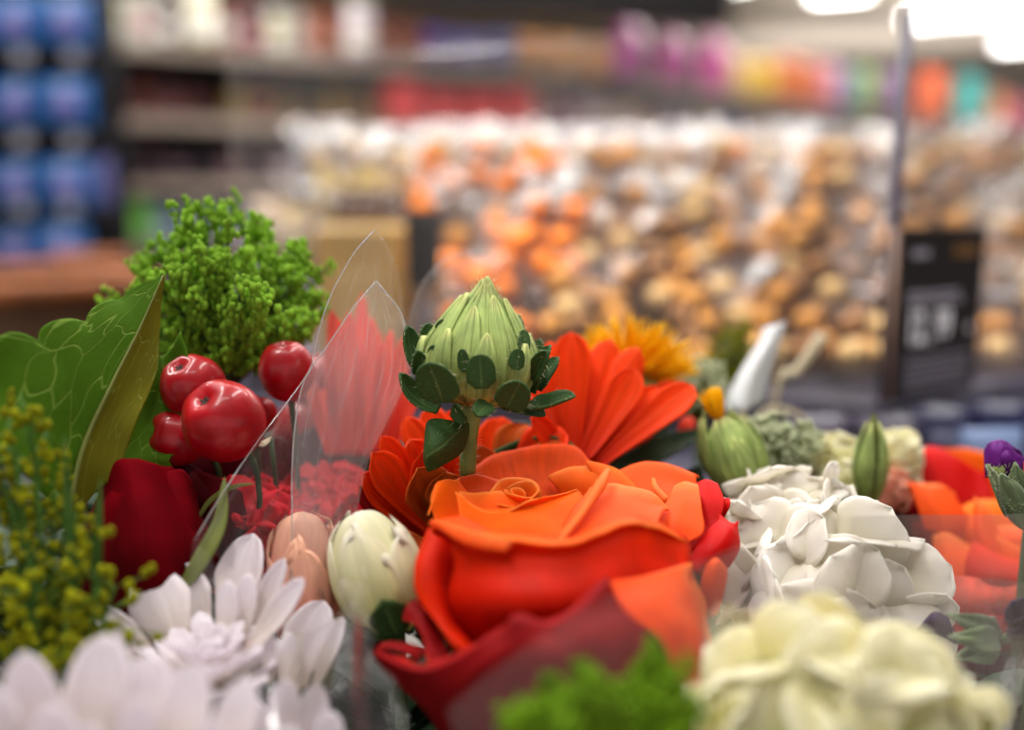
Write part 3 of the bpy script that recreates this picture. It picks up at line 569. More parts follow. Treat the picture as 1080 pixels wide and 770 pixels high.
# solidago at left edge
def solidago(label, base, tips, seed, mat='sold', rr=.0013, n=14):
    random.seed(seed); r = T('goldenrod', label, 'flower', base); base = np.array(base); ST, B = [], []
    for (a, b, z) in tips:
        tip = W(a, b, z+random.uniform(-.006, .006)); cu = crs(np.array([base, base*.4+tip*.6+np.array([random.uniform(-.004, .004), 0, 0]), tip]), 14); ST.append(tube_geo(cu, [.0008, .0004], 5))
        for k in range(n):
            i = random.randint(6, 13); p = cu[i]; q = p+np.array([random.gauss(0, 1), random.gauss(0, .7), random.gauss(0, .8)+.4])*.0042; ST.append(tube_geo([p, q], .0002, 4))
            for m in range(2):
                c = q+np.array([random.gauss(0, 1) for _ in range(3)])*.0011; s = rr*random.uniform(.45, 1.0); B.append(ball_geo(c, s, 7, 6, (1, 1, 1.3)))
    v, f, u = merge(ST); mk('stems', v, f, M['soldleaf'], r, uv=u); v, f, u = merge(B); mk('flower_buds', v, f, M[mat], r, uv=u)
    for (p0, p1) in [((82, 680, .225), (68, 460, .235)), ((100, 640, .228), (106, 505, .236)), ((40, 700, .222), (30, 560, .23))]:
        petal('leaf', r, M['soldleaf'], W(*p0), W(*p1), .0012, (.3, -1, 0), .03, .2, prof_leaf, nu=5, nv=12)
    stem_down(r, base, r=.0012); random.seed(seed)
    return r
solidago('yellow green goldenrod spray rising at the left edge before the broad leaf', W(40, 780, .235), [(8,440,.24),(30,430,.24),(48,455,.24),(20,480,.238),(60,520,.237),(80,540,.235),(98,558,.233),(30,560,.235),(50,580,.232),(85,590,.232),(20,610,.232),(60,620,.23),(105,620,.23),(122,618,.23),(10,540,.236),(0,500,.24)], 21, n=13)
solidago('yellow green goldenrod spray low at the left edge above the white petals', W(45, 820, .222), [(15,640,.226),(40,650,.225),(70,655,.226),(95,640,.226),(60,690,.222),(90,680,.224),(10,690,.222),(30,700,.222),(110,650,.226)], 22, n=12)
random.seed(77)
# ================================================================ DARK RED ROSE
rr = T('rose', 'dark crimson rose between goldenrod and white chrysanthemum on the left', 'flower', W(160, 660, .27))
def cp_(rows, mat, **k): return net('petal', rows, M[mat], rr, **k)
cp_([[(120,690,.262),(165,700,.255),(205,680,.262)],[(100,600,.262),(155,610,.250),(212,600,.262)],[(104,540,.268),(150,540,.256),(214,562,.266)],[(108,500,.276),(138,492,.267),(182,505,.274)],[(111,497,.279),(139,488,.2705),(183,500,.2765)],[(114,503,.283),(141,497,.275),(179,508,.281)]], 'crim', wob=.0022, freq=70, edge=.0015)
cp_([[(180,660,.266),(212,640,.268),(232,610,.272)],[(182,560,.262),(206,560,.264),(226,566,.270)],[(172,506,.272),(190,504,.272),(208,528,.276)],[(174,500,.275),(192,500,.275),(210,524,.279)]], 'crim', wob=.0018, edge=.001)
cp_([[(96,660,.268),(112,640,.264),(128,640,.260)],[(90,580,.270),(108,560,.264),(130,560,.258)],[(106,512,.277),(116,498,.272),(134,494,.268)]], 'crim', wob=.0018, edge=.001)
cp_([[(90,700,.275),(110,690,.27),(130,680,.266)],[(76,620,.275),(92,610,.27),(112,600,.266)],[(84,560,.28),(96,540,.276),(110,510,.274)]], 'maroon')
cp_([[(150,600,.295),(200,600,.29),(230,600,.295)],[(150,520,.297),(200,520,.285),(240,545,.29)],[(145,492,.30),(180,484,.292),(228,510,.295)],[(150,490,.305),(182,482,.297),(230,508,.30)]], 'maroon', wob=.001)
cp_([[(190,620,.290),(230,620,.285),(262,610,.29)],[(185,560,.292),(230,555,.284),(262,560,.29)],[(178,505,.295),(215,498,.292),(255,520,.295)]], 'maroon', wob=.001)
cp_([[(160,560,.30),(200,560,.30),(240,560,.305)],[(165,490,.305),(200,500,.30),(255,500,.305)],[(170,455,.31),(210,470,.305),(262,468,.31)]], 'maroon', wob=.001)
cp_([[(120,560,.285),(140,560,.282),(165,560,.282)],[(128,510,.285),(146,505,.281),(170,510,.282)],[(133,486,.287),(150,480,.284),(168,488,.284)]], 'crim')
stem_down(rr, W(160, 700, .27), r=.0025)
# ================================================================ RUFFLED BLOOMS
def ruffle(name, label, c, R, n, w, mat, cat='flower', seed=1, flat=.8, hemi=-.3, part='petal', rnd=.25, inward=0., up=(0, 0, 1), wav=.5, zb=.86, nest=0):
    random.seed(seed); c = np.array(c); r = T(name, label, cat, c-np.array([0, 0, R*flat]))
    if nest:
        for k in range(n):
            zc = 1-(1-hemi)*(k+.5)/n; a = k*2.39996+random.uniform(-rnd, rnd); s = math.sqrt(max(0, 1-zc*zc))
            d = np.array([math.cos(a)*s, math.sin(a)*s, zc]); p = c+d*np.array([R, R, R*flat])*random.uniform(.90, 1.04)
            d = d+np.array([random.gauss(0, .22) for _ in range(3)]); d /= np.linalg.norm(d)
            t = np.cross(d, (0.3, 1, .2)); t /= np.linalg.norm(t); s_ = np.cross(d, t); a0 = random.uniform(0, 1.57)
            for m in range(nest):
                aa = a0+m*6.2832/nest+random.uniform(-.15, .15); e = t*math.cos(aa)+s_*math.sin(aa); ww = w*random.uniform(.9, 1.15)
                petal(part, r, M[mat], p-d*ww*.5, p+e*ww*1.75+d*ww*random.uniform(-.35, .15), ww, d, random.uniform(.04, .12), random.uniform(-.25, -.02), prof_round, nu=13, nv=13, wav=wav, solid=.0004)
    for k in range(0 if nest else n):
        zc = 1-(1-hemi)*(k+.5)/n; a = k*2.39996+random.uniform(-rnd, rnd); s = math.sqrt(max(0, 1-zc*zc))
        d = np.array([math.cos(a)*s, math.sin(a)*s, zc]); p = c+d*np.array([R, R, R*flat])*random.uniform(.84, 1.04)
        t = np.array([random.gauss(0, 1), random.gauss(0, 1), random.gauss(0, 1)+.7]); t -= d*t.dot(d); t /= np.linalg.norm(t)
        ww = w*random.uniform(.8, 1.15); b = p-t*ww*.9-d*ww*.55; tp = p+t*ww*.9+d*ww*random.uniform(-.1, .5)
        petal(part, r, M[mat], b, tp, ww, d, random.uniform(.0, .12), random.uniform(-.25, .25), prof_round, nu=13, nv=13, wav=wav, solid=.0004)
    v, f, u = ball_geo(c, R*.86, 20, 14, (1, 1, flat)); mk('flower_heart', v, f, M[mat], r, uv=u)
    stem_down(r, c-np.array([0, 0, R*flat*.8]), r=.0022, zb=zb); return r
ruffle('hydrangea', 'big white hydrangea head right of the large orange rose', W(868, 628, .295), .0275, 22, .0105, 'whiteh', seed=3, flat=.86, hemi=-.7, nest=4, wav=.15)
ruffle('hydrangea', 'smaller white flower head behind the big white hydrangea', W(830, 555, .315), .0175, 14, .0078, 'whiteh', seed=4, flat=.85, nest=4, wav=.3)
ruffle('ruffled_bloom', 'blurred cream ruffled bloom filling the bottom right edge', W(880, 765, .205), .0200, 13, .0100, 'cream', seed=6, flat=.80, hemi=-.2, nest=4, wav=.12)
ruffle('ruffled_bloom', 'small blurred cream bloom at the lower left of the large cream bloom', W(745, 778, .200), .0085, 7, .0055, 'cream', seed=7, flat=.9, nest=3, wav=.3)
ruffle('ruffled_bloom', 'small cream bloom at the right end of the large cream bloom', W(1010, 765, .208), .0075, 6, .005, 'cream', seed=8, flat=.9, nest=3, wav=.3)
ruffle('carnation', 'crimson carnation behind cellophane between dark rose and peach bud', W(258, 568, .305), .0185, 54, .0065, 'carn', seed=9, flat=.9, wav=.9)
ruffle('carnation', 'red carnation low behind the peach bud', W(345, 552, .325), .0190, 50, .0065, 'carn', seed=10, flat=.9, wav=.9)
ruffle('small_bloom', 'small pale cream bloom left of the pointed olive bud', W(884, 492, .37), .0105, 20, .0055, 'cream', seed=12, flat=1.)
ruffle('small_bloom', 'small pale cream bloom right of the pointed olive bud', W(944, 486, .37), .0105, 20, .0055, 'cream', seed=13, flat=1.)
ruffle('small_bloom', 'small cream bloom just below the pointed olive bud', W(892, 516, .355), .0085, 14, .0055, 'cream', seed=14, flat=1.)
ruffle('small_bloom', 'tiny pinkish cream bloom between olive bud and red rose', W(932, 520, .36), .0085, 14, .0055, 'peach', seed=15, flat=1.)
# pointed olive bud
r = T('flower_bud', 'pointed olive green bud between the small cream blooms', 'flower', W(915, 530, .345))
v, f, u = rev_geo(W(916, 528, .345), (0, 0, 1), [(.002, -.002), (.0045, .004), (.0052, .012), (.0042, .019), (.002, .026), (.0003, .031)], 14, lambda b, t: 1+.1*math.cos(5*b)); mk('bud_core', v, f, M['olive'], r, uv=u)
for k in range(5):
    a = k*1.2566+.3; e = np.array([math.cos(a), math.sin(a), 0]); B = W(916, 528, .345)
    petal('sepal', r, M['bract'], B+e*.003, B+e*.002+np.array([0, 0, .028]), .003, e, .12, -.3, prof_leaf, nu=5, nv=10)
stem_down(r, W(915, 528, .345), r=.0014)
# ================================================================ WHITE CHRYSANTHEMUM
wc = W(215, 745, .245)
mum = T('chrysanthemum', 'white chrysanthemum with a lilac tint below the crimson rose', 'flower', wc)
def mp(b, t, w, nrm=(0, -1, .3), cup=.3, bend=0., prof=prof_petal, mat='white', par=None): petal('petal', par or mum, M[mat], W(*b), W(*t), w*t[2]/F_PX, nrm, bend, cup, prof, nu=11, nv=18, ridge=.03, wav=.08)
mp((236,668,.252),(267,563,.262), 27, (-.3,-1,.2), .3, -.02); mp((192,692,.246),(150,600,.254), 34, (.1,-1,.3), -.3, .05); mp((216,676,.252),(188,595,.258), 26, (0,-1,.3), .25)
mp((262,670,.250),(300,589,.252), 12, (0,-1,.3), .3); mp((258,692,.240),(320,610,.242), 15, (-.4,-1,.4), .4, -.04); mp((168,700,.245),(100,640,.250), 14, (.2,-1,.7), .3, .08)
mp((170,710,.240),(108,655,.244), 14, (.2,-1,.7), .3, .08); mp((242,682,.244),(240,612,.247), 12, (0,-1,.3), .35); mp((255,680,.246),(262,605,.249), 13, (0,-1,.3), .3)
mp((300,722,.248),(342,634,.258), 26, (-.2,-1,.3), .3, -.03); mp((310,730,.246),(352,652,.252), 11, (-.2,-1,.3), .3); mp((300,720,.238),(306,668,.240), 11, (0,-1,.3), .4); mp((320,725,.240),(330,662,.243), 10, (0,-1,.3), .3)
mp((285,720,.240),(288,672,.242), 12, (0,-1,.4), .4); mp((330,730,.245),(362,650,.25), 10, (-.2,-1,.3), .3)
random.seed(31)
for ring, (n, th, L, w) in enumerate([(10, 1.15, 78, 13), (12, .85, 74, 12), (11, .55, 62, 11), (7, .25, 46, 10)]):
    for k in range(n):
        a = 6.283*k/n+ring*.4; s = math.sin(th+random.uniform(-.1, .1)); c_ = math.cos(th)
        d = np.array([math.cos(a)*s, math.sin(a)*s, c_]); b = W(222, 735, .240)+d*.004; t = b+d*L*.24/F_PX*random.uniform(.85, 1.1)
        petal('petal', mum, M['white'], b, t, w*.24/F_PX, np.array([0, 0, 1.])-d*.3, .10*ring*.5, .45, prof_strap, nu=9, nv=14, curl=.1)
v, f, u = rev_geo(wc-np.array([0, 0, .012]), (0, 0, 1), [(.002, -.005), (.008, 0), (.010, .006), (.006, .012)], 14); mk('calyx', v, f, M['dstem'], mum, uv=u)
stem_down(mum, wc-np.array([0, 0, .012]), r=.0022)
m2 = T('chrysanthemum', 'nearest white chrysanthemum, blurred, in the bottom left corner', 'flower', W(60, 840, .20))
for (b, t, w) in [((60,830,.20),(24,688,.198), 34), ((100,830,.20),(112,668,.205), 38), ((150,830,.20),(160,690,.205), 34), ((20,830,.195),(-20,720,.19), 34), ((140,850,.19),(150,735,.185), 22), ((180,830,.195),(205,700,.2), 30), ((60,840,.19),(60,742,.187), 30), ((230,830,.195),(262,715,.2), 24), ((215,840,.19),(225,760,.186), 24), ((100,850,.185),(95,765,.182), 26)]:
    mp(b, t, w, (0, -1, .3), .3, .0, prof_petal, 'white', m2)
stem_down(m2, W(80, 840, .20), r=.0022)
m3 = T('chrysanthemum', 'white chrysanthemum partly hidden behind the rising film at lower middle', 'flower', W(310, 840, .225))
random.seed(41)
for (b, t, w) in [((300,840,.225),(262,735,.222), 18), ((310,840,.225),(300,715,.222), 18), ((325,840,.225),(335,720,.223), 16), ((290,840,.222),(240,760,.217), 18), ((335,845,.22),(352,750,.218), 16), ((310,850,.218),(305,765,.213), 20), ((300,850,.22),(280,775,.213), 18)]:
    mp(b, t, w, (0, -1, .3), .4, .0, prof_strap, 'white', m3)
stem_down(m3, W(310, 845, .225), r=.002)
# ================================================================ CREAM BUD AND PEACH BUD
def closed_bud(label, base, tip, R, mat, sep='olive', n=7, seed=1, pw=1.0, npr=None, sepl=.42, rag=.12):
    random.seed(seed); B, Tt = np.array(base), np.array(tip); ax = Tt-B; L = np.linalg.norm(ax); ax /= L
    r = T('flower_bud', label, 'flower', B)
    x = np.cross(ax, (0, 1, 0)); x /= np.linalg.norm(x); y = np.cross(ax, x)
    pr = npr or [(.15, 0), (.55, .08), (.88, .25), (1., .45), (.93, .65), (.70, .84), (.40, .96), (.05, 1.)]
    pr = crs(np.array([(a*R, b*L) for a, b in pr]), 30)
    v, f, u = rev_geo(B, ax, [tuple(p) for p in pr], 30, lambda b, t: 1+.04*math.sin(3*b+5*t)); mk('bud_core', v, f, M[mat], r, uv=u)
    def hug(name, a0, h0, h1, hw, off, m, tipc=0., ragged=0.):
        nv, nu = 22, 13; P = np.zeros((nv, nu, 3)); sd = random.random()*30
        for j in range(nv):
            t = j/(nv-1); h = (h0+(h1-h0)*t)*L
            for i in range(nu):
                uu = -1+2*i/(nu-1); wv = hw*math.sqrt(max(0, 1-max(0, (t-.55)/.45)**2.4))*(.5+.5*min(1, t*3))
                hj = h-(.10*L*(uu**2)*t) + ragged*L*noise.noise(Vector((uu*3+sd, sd, 0)))*t**5
                rad = np.interp(hj, pr[:, 1], pr[:, 0])+off*(1-.6*uu*uu)+tipc*t**4+.0004*math.sin(uu*7+t*3+sd)
                a = a0+uu*wv; P[j, i] = B+ax*hj+(x*math.cos(a)+y*math.sin(a))*rad
        v, f, u = grid(P); mk(name, v, f, M[m], r, uv=u, solid=.0005)
    for k in range(n): hug('petal', 6.283*k/n+random.uniform(-.2, .2)+(1.0 if k % 2 else 0), random.uniform(0, .1), random.uniform(.72, .98), .75*pw, .0006+.0007*(k % 3), mat, .0008, rag)
    if sep:
        for k in range(5): hug('sepal', 6.283*k/5+.5, -.03, random.uniform(sepl-.06, sepl+.06), .62, .0024, sep, .0012, .03)
    stem_down(r, B, r=.0018); return r
closed_bud('closed cream white bud with green sepals left of the large orange rose', W(420, 668, .262), W(376, 540, .262), .0112, 'budc', 'dleaf', 9, 5, sepl=.34, rag=.17)
closed_bud('closed peach bud behind cellophane beside the cream white bud', W(327, 680, .27), W(316, 540, .27), .0092, 'peach', None, 7, 6, npr=[(.5, 0), (.8, .1), (1., .3), (1., .5), (.92, .66), (.8, .80), (.55, .94), (.1, 1.)])
# ================================================================ RIGHT ROSE
r2 = T('rose', 'orange rose at the right edge under the purple bud', 'flower', W(1050, 700, .335))
def q(rows, mat, **k): return net('petal', rows, M[mat], r2, **k)
q([[(965,600,.36),(1010,600,.355),(1050,590,.355)],[(950,540,.365),(1000,540,.36),(1050,540,.36)],[(952,488,.372),(990,485,.37),(1040,500,.368)],[(955,484,.374),(985,472,.375),(1045,512,.370)]], 'rose_red', wob=.0012)
q([[(1000,560,.385),(1040,560,.38),(1090,560,.38)],[(994,480,.39),(1035,485,.385),(1090,500,.385)],[(992,473,.392),(1030,474,.39),(1090,488,.39)]], 'rose_in', wob=.001)
q([[(990,600,.345),(1010,590,.345),(1030,580,.35)],[(976,560,.345),(998,556,.342),(1022,550,.348)],[(960,512,.350),(985,518,.348),(1008,528,.355)],[(958,505,.354),(983,512,.354),(1008,520,.36)]], 'rose_mid', wob=.0012)
q([[(985,640,.34),(1000,620,.34),(1010,600,.345)],[(966,590,.345),(980,570,.342),(996,560,.345)],[(962,550,.352),(975,552,.35),(992,556,.352)]], 'crim')
q([[(1025,640,.325),(1060,640,.318),(1110,640,.318)],[(1018,600,.328),(1055,610,.318),(1110,615,.318)],[(1026,572,.333),(1060,592,.324),(1110,600,.322)],[(1030,574,.337),(1062,588,.329),(1110,596,.327)]], 'rose_body')
q([[(1000,660,.33),(1015,650,.326),(1030,640,.325)],[(985,610,.335),(1000,606,.330),(1024,600,.328)],[(984,565,.342),(1000,562,.338),(1024,576,.336)]], 'rose_mid')
q([[(1010,600,.345),(1040,590,.34),(1075,590,.34)],[(995,560,.35),(1030,555,.345),(1080,560,.345)],[(995,548,.355),(1032,528,.355),(1085,535,.352)]], 'rose_in', wob=.0012)
q([[(1050,620,.332),(1080,620,.33),(1110,620,.33)],[(1045,580,.337),(1075,572,.334),(1110,575,.334)],[(1050,556,.342),(1078,556,.340),(1110,560,.34)]], 'rose_mid', wob=.0012)
q([[(1040,590,.335),(1045,590,.333),(1055,590,.333)],[(1028,560,.340),(1036,562,.337),(1052,572,.336)],[(1028,524,.348),(1034,530,.343),(1050,545,.342)]], 'rose_mid')
q([[(1055,600,.326),(1080,600,.325),(1110,600,.325)],[(1052,572,.330),(1080,582,.328),(1110,585,.328)],[(1050,566,.333),(1080,578,.331),(1110,580,.331)]], 'rose_in')
q([[(1030,700,.325),(1070,700,.325),(1110,700,.325)],[(995,640,.325),(1050,640,.315),(1110,640,.312)],[(994,606,.33),(1050,612,.32),(1110,615,.317)]], 'coral')
q([[(1060,740,.32),(1090,740,.315),(1120,740,.315)],[(1000,690,.32),(1050,680,.312),(1110,680,.31)],[(1010,650,.325),(1060,650,.314),(1110,650,.31)]], 'rose_low')
q([[(985,640,.345),(1015,660,.335),(1060,690,.325)],[(990,615,.34),(1030,640,.328),(1075,672,.318)],[(1010,606,.335),(1055,620,.322),(1090,660,.315)]], 'rose_mid')
stem_down(r2, W(1050, 700, .34), r=.0028)
r3 = T('rose', 'dark red rose at the very left edge of the orange right rose', 'flower', W(940, 600, .37))
net('petal', [[(925,600,.368),(950,600,.365),(975,600,.368)],[(918,560,.37),(945,560,.366),(980,560,.368)],[(920,540,.374),(945,534,.372),(985,540,.372)]], M['rose_red'], r3, wob=.001)
net('petal', [[(935,620,.358),(955,620,.355),(985,620,.355)],[(932,560,.362),(955,556,.358),(985,560,.358)],[(940,525,.366),(958,520,.362),(985,530,.362)]], M['crim'], r3, wob=.001)
r3['label'] = 'dark red petals of a rose between white hydrangea and the right orange rose'
stem_down(r3, W(945, 600, .37), r=.002)
r5 = T('rose', 'deep maroon rose low behind the hanging berries and the cellophane edge', 'flower', W(270, 600, .335))
for rows in ([[(225,590,.335),(270,590,.33),(330,590,.335)],[(222,520,.338),(272,515,.328),(335,520,.338)],[(232,470,.345),(275,462,.336),(322,468,.345)],[(234,474,.349),(275,467,.340),(320,472,.349)]],
             [[(290,590,.345),(330,590,.34),(385,590,.345)],[(285,520,.348),(335,515,.34),(390,520,.348)],[(300,462,.352),(340,450,.345),(380,470,.352)]],
             [[(240,560,.325),(270,565,.32),(300,560,.325)],[(236,515,.328),(268,520,.320),(306,515,.328)],[(242,490,.334),(270,496,.326),(300,488,.334)]]):
    net('petal', rows, M['maroon'], r5, wob=.0022, freq=60)
stem_down(r5, W(275, 600, .34), r=.002)
# coral petal triangle below hydrangea
r4 = T('loose_petal', 'pointed coral petal poking out under the white hydrangea', 'petal', W(800, 720, .235))
net('petal_blade', [[(770,720,.236),(800,735,.232),(835,720,.236)],[(785,704,.238),(808,706,.234),(832,704,.238)],[(822,684,.243),(826,682,.242),(831,688,.243)]], M['coral'], r4)
# ================================================================ PURPLE BUDS
pb = T('flower_bud', 'purple tipped bud with hairy grey green sepals at the right edge', 'flower', W(1075, 545, .30))
closedc = W(1078, 535, .30)
for (rows) in [[[(1042,500,.300),(1058,506,.297),(1074,500,.300)],[(1038,486,.300),(1056,488,.295),(1076,488,.300)],[(1042,470,.301),(1058,464,.299),(1074,480,.303)]],
               [[(1052,510,.298),(1066,512,.298),(1080,510,.300)],[(1050,486,.297),(1064,484,.295),(1078,490,.299)],[(1052,466,.301),(1066,472,.299),(1080,486,.302)]],
               [[(1040,504,.304),(1056,504,.307),(1078,504,.306)],[(1040,484,.304),(1056,480,.308),(1080,488,.306)],[(1044,468,.304),(1056,464,.307),(1074,476,.305)]]]:
    net('petal', rows, M['purple'], pb, wob=.0012, freq=200)
for (b, t, w, n_, cu) in [((1082,560,.298),(1070,488,.295), 18, (-.3,-1,.1), -.3), ((1062,545,.296),(1041,490,.294), 9, (.4,-.9,.1), .6), ((1100,560,.30),(1095,480,.30), 16, (0,-1,.1), -.3), ((1078,540,.292),(1056,500,.290), 12, (-.2,-1,.2), -.2)]:
    petal('sepal', pb, M['hairy'], W(*b), W(*t), w*.29/F_PX, n_, .02, cu, prof_leaf, nu=9, nv=16, wav=.4, solid=.0008)
v, f, u = ball_geo(W(1053, 494, .297), .0020, 10, 8, (1, 1, 1.6)); mk('bud_core', v, f, M['bract'], pb, uv=u)
H_ = []
for k in range(160):
    t = random.random(); e = W(1070-20*t+random.uniform(-10, 16), 540-48*t, .292); H_.append(tube_geo([e, e+np.array([random.uniform(-1, .3), -.6, random.uniform(0, 1)])*.0018], .00005, 3))
v, f, u = merge(H_); mk('fine_hairs', v, f, M['hair'], pb, uv=u)['kind'] = 'stuff'
stem_down(pb, W(1085, 560, .30), r=.0018)
p2 = T('flower_bud', 'drooping purple bud with woolly grey sepals right of the hydrangea', 'flower', W(1040, 680, .265))
net('petal', [[(1000,650,.266),(1005,662,.262),(1010,680,.266)],[(984,645,.264),(985,655,.260),(992,672,.264)],[(966,664,.266),(968,664,.265),(972,668,.266)]], M['dpurple'], p2, wob=.001)
for k, (b, t, w) in enumerate([((1052,672,.266),(998,648,.258), 13), ((1052,676,.264),(1000,672,.255), 14), ((1050,682,.266),(1008,694,.262), 13), ((1045,664,.27),(1030,650,.262), 9), ((1055,680,.27),(1020,660,.268), 14)]):
    petal('sepal', p2, M['hairy'], W(*b), W(*t), w*.26/F_PX, (0, -1, .5), .15, .3, prof_leaf, nu=9, nv=14, wav=.7, solid=.0008)
tube('stem', p2, M['hairy'], [W(1050, 678, .267), W(1090, 676, .275), W(1130, 720, .29)+np.array([0, 0, -.03])], [.0012, .0014], 8, 12)
p3 = T('purple_blossom', 'dark purple ruffled blossom cut by the right edge below the orange rose', 'flower', W(1090, 700, .26))
random.seed(5)
for k in range(16):
    a = k*2.4; e = np.array([math.cos(a)*.8, math.sin(a)*.4, random.uniform(-.6, 1)]); B = W(1092, 665, .26)
    petal('petal', p3, M['dpurple'], B, B+e*.009, .004, np.cross(e, (1, 0, 0)), .1, .2, prof_round, nu=7, nv=8, wav=.5)
stem_down(p3, W(1092, 670, .26), r=.0015)
# ================================================================ LITTLE BLADES, FUZZ, TAGS
def blade(label, pts, w, mat='olive', name='leaf_blade', cat='leaf'):
    r = T(name, label, cat, W(*pts[0])); P = crs(np.array([W(*p) for p in pts]), 24); A = np.zeros((24, 5, 3))
    for j in range(24):
        t = j/23; tan = P[min(j+1, 23)]-P[max(j-1, 0)]; s = np.cross(tan, (0, -1, .2)); s /= np.linalg.norm(s)
        ww = w*pts[0][2]/F_PX*(math.sin(math.pi*min(1, .12+t*.88))**.7)
        for i in range(5): A[j, i] = P[j]+s*ww*(i-2)/2+np.array([0, -1, 0])*(.25*ww*((i-2)/2)**2)
    v, f, u = grid(A); mk('blade', v, f, M[mat], r, uv=u, solid=.0004)
    tube('stem', r, M['dstem'], [W(*pts[0])+np.array([0, .01, -.05]), W(*pts[0])], .0008, 6, 6); return r
blade('curved olive leaf blade in front of the dark crimson rose', [(190,625,.255),(212,590,.256),(232,550,.26),(237,502,.265)], 9)
blade('thin pale green blade crossing the cellophane edge above the carnation', [(208,548,.27),(222,528,.268),(245,514,.266),(268,510,.266)], 2.5)
blade('thin grey brown twig under the white hydrangea beside the coral petal', [(770,722,.225),(785,700,.226),(802,678,.228),(816,655,.23)], 3.5, 'beige', 'twig', 'twig')
blade('short dry curl in the cellophane between berries and dark rose', [(286,462,.30),(276,468,.298),(268,460,.298)], 3, 'beige', 'dry_curl', 'twig')
tg = T('paper_tag', 'folded white paper tag standing behind the safflower bud', 'tag', W(780, 425, .41))
net('tag_paper', [[(762,432,.41),(782,434,.40),(803,424,.41)],[(778,398,.41),(793,396,.402),(812,392,.41)],[(800,362,.412),(810,362,.405),(822,360,.412)],[(806,346,.414),(816,343,.410),(828,339,.414)]], M['paper'], tg, solid=.0006, wob=.0003)
tube('tag_stick', tg, M['beige'], [W(782, 428, .412)+np.array([0, 0, -.12]), W(784, 424, .412)], .0012, 6, 4)
bs = T('dry_stalk', 'dry beige stalk leaning right behind the white paper tag', 'twig', W(818, 420, .45))
tube('stalk', bs, M['beige'], [W(790, 470, .45)+np.array([0, 0, -.08]), W(818, 418, .45), W(840, 392, .45), W(868, 354, .45)], [.0012, .0014, .0024, .0030], 8, 16)
tube('stalk_loop', bs, M['beige'], [W(835, 470, .44), W(845, 440, .44), W(812, 432, .44), W(800, 446, .44), W(815, 480, .44)], .0011, 8, 20)
def fuzz(label, base, c, R, n, seed, mat='fuzz'):
    random.seed(seed); r = T('filler_flower', label, 'flower', base); B, ST = [], []; c = np.array(c); base = np.array(base)
    for k in range(n):
        d = np.array([random.gauss(0, 1) for _ in range(3)]); d /= np.linalg.norm(d); p = c+d*np.array(R)*random.uniform(.45, 1)
        ST.append(tube_geo([base*.3+c*.7-np.array([0, 0, .008]), p], .00025, 3)); 
        B.append(ball_geo(p, random.uniform(.0007, .0015), 6, 4))
    v, f, u = merge(ST); mk('stems', v, f, M['olive'], r, uv=u); v, f, u = merge(B); mk('florets', v, f, M[mat], r, uv=u); stem_down(r, base, r=.001); return r
fuzz('cloud of tiny whitish filler florets right of the green safflower bud', W(820, 530, .36), W(818, 470, .36), (.018, .010, .012), 420, 3)
fuzz('pale filler florets behind the orange tuft under the paper tag', W(735, 470, .40), W(738, 408, .40), (.012, .010, .014), 240, 4)
fuzz('faint yellow green filler sprig high between safflowers and paper tag', W(765, 440, .45), W(772, 372, .45), (.014, .010, .017), 170, 5, 'sold')
fuzz('pale filler florets in the gap beside the small cream blooms', W(855, 530, .38), W(852, 500, .38), (.010, .008, .010), 160, 6)
# coral scrap beside safflower
pt = T('loose_petal', 'small coral petal beside the orange tufted safflower bud', 'petal', W(725, 470, .36))
net('petal_blade', [[(714,462,.36),(724,464,.358),(732,456,.36)],[(716,448,.361),(726,450,.358),(733,446,.361)],[(722,440,.362),(726,440,.361),(731,442,.362)]], M['coral'], pt)
pt = T('loose_petal', 'small red petal left of the small cream blooms', 'petal', W(860, 500, .37))
net('petal_blade', [[(852,500,.37),(860,502,.367),(868,498,.37)],[(852,488,.371),(861,490,.367),(868,486,.371)],[(856,478,.372),(861,477,.371),(865,480,.372)]], M['rose_red'], pt)
# leaves right of gerbera
for k, (lab, a, b, w) in enumerate([('dark green leaf running right from behind the tall gerbera', (650,495,.35), (752,452,.345), 13), ('dark green leaf under the tall gerbera petals', (640,500,.36), (722,425,.355), 15), ('dark green leaf low beside the green safflower bud', (700,560,.35), (740,490,.35), 24), ('dark green leaf under the safflower bud', (740,560,.35), (832,500,.352), 26)]):
    r = T('dark_leaf', lab, 'leaf', W(*a)); petal('leaf_blade', r, M['darkgreen'], W(*a), W(*b), w*b[2]/F_PX, (0, -1, .6), .06, .3, prof_leaf, nu=9, nv=16, solid=.0006); stem_down(r, W(*a), r=.001)
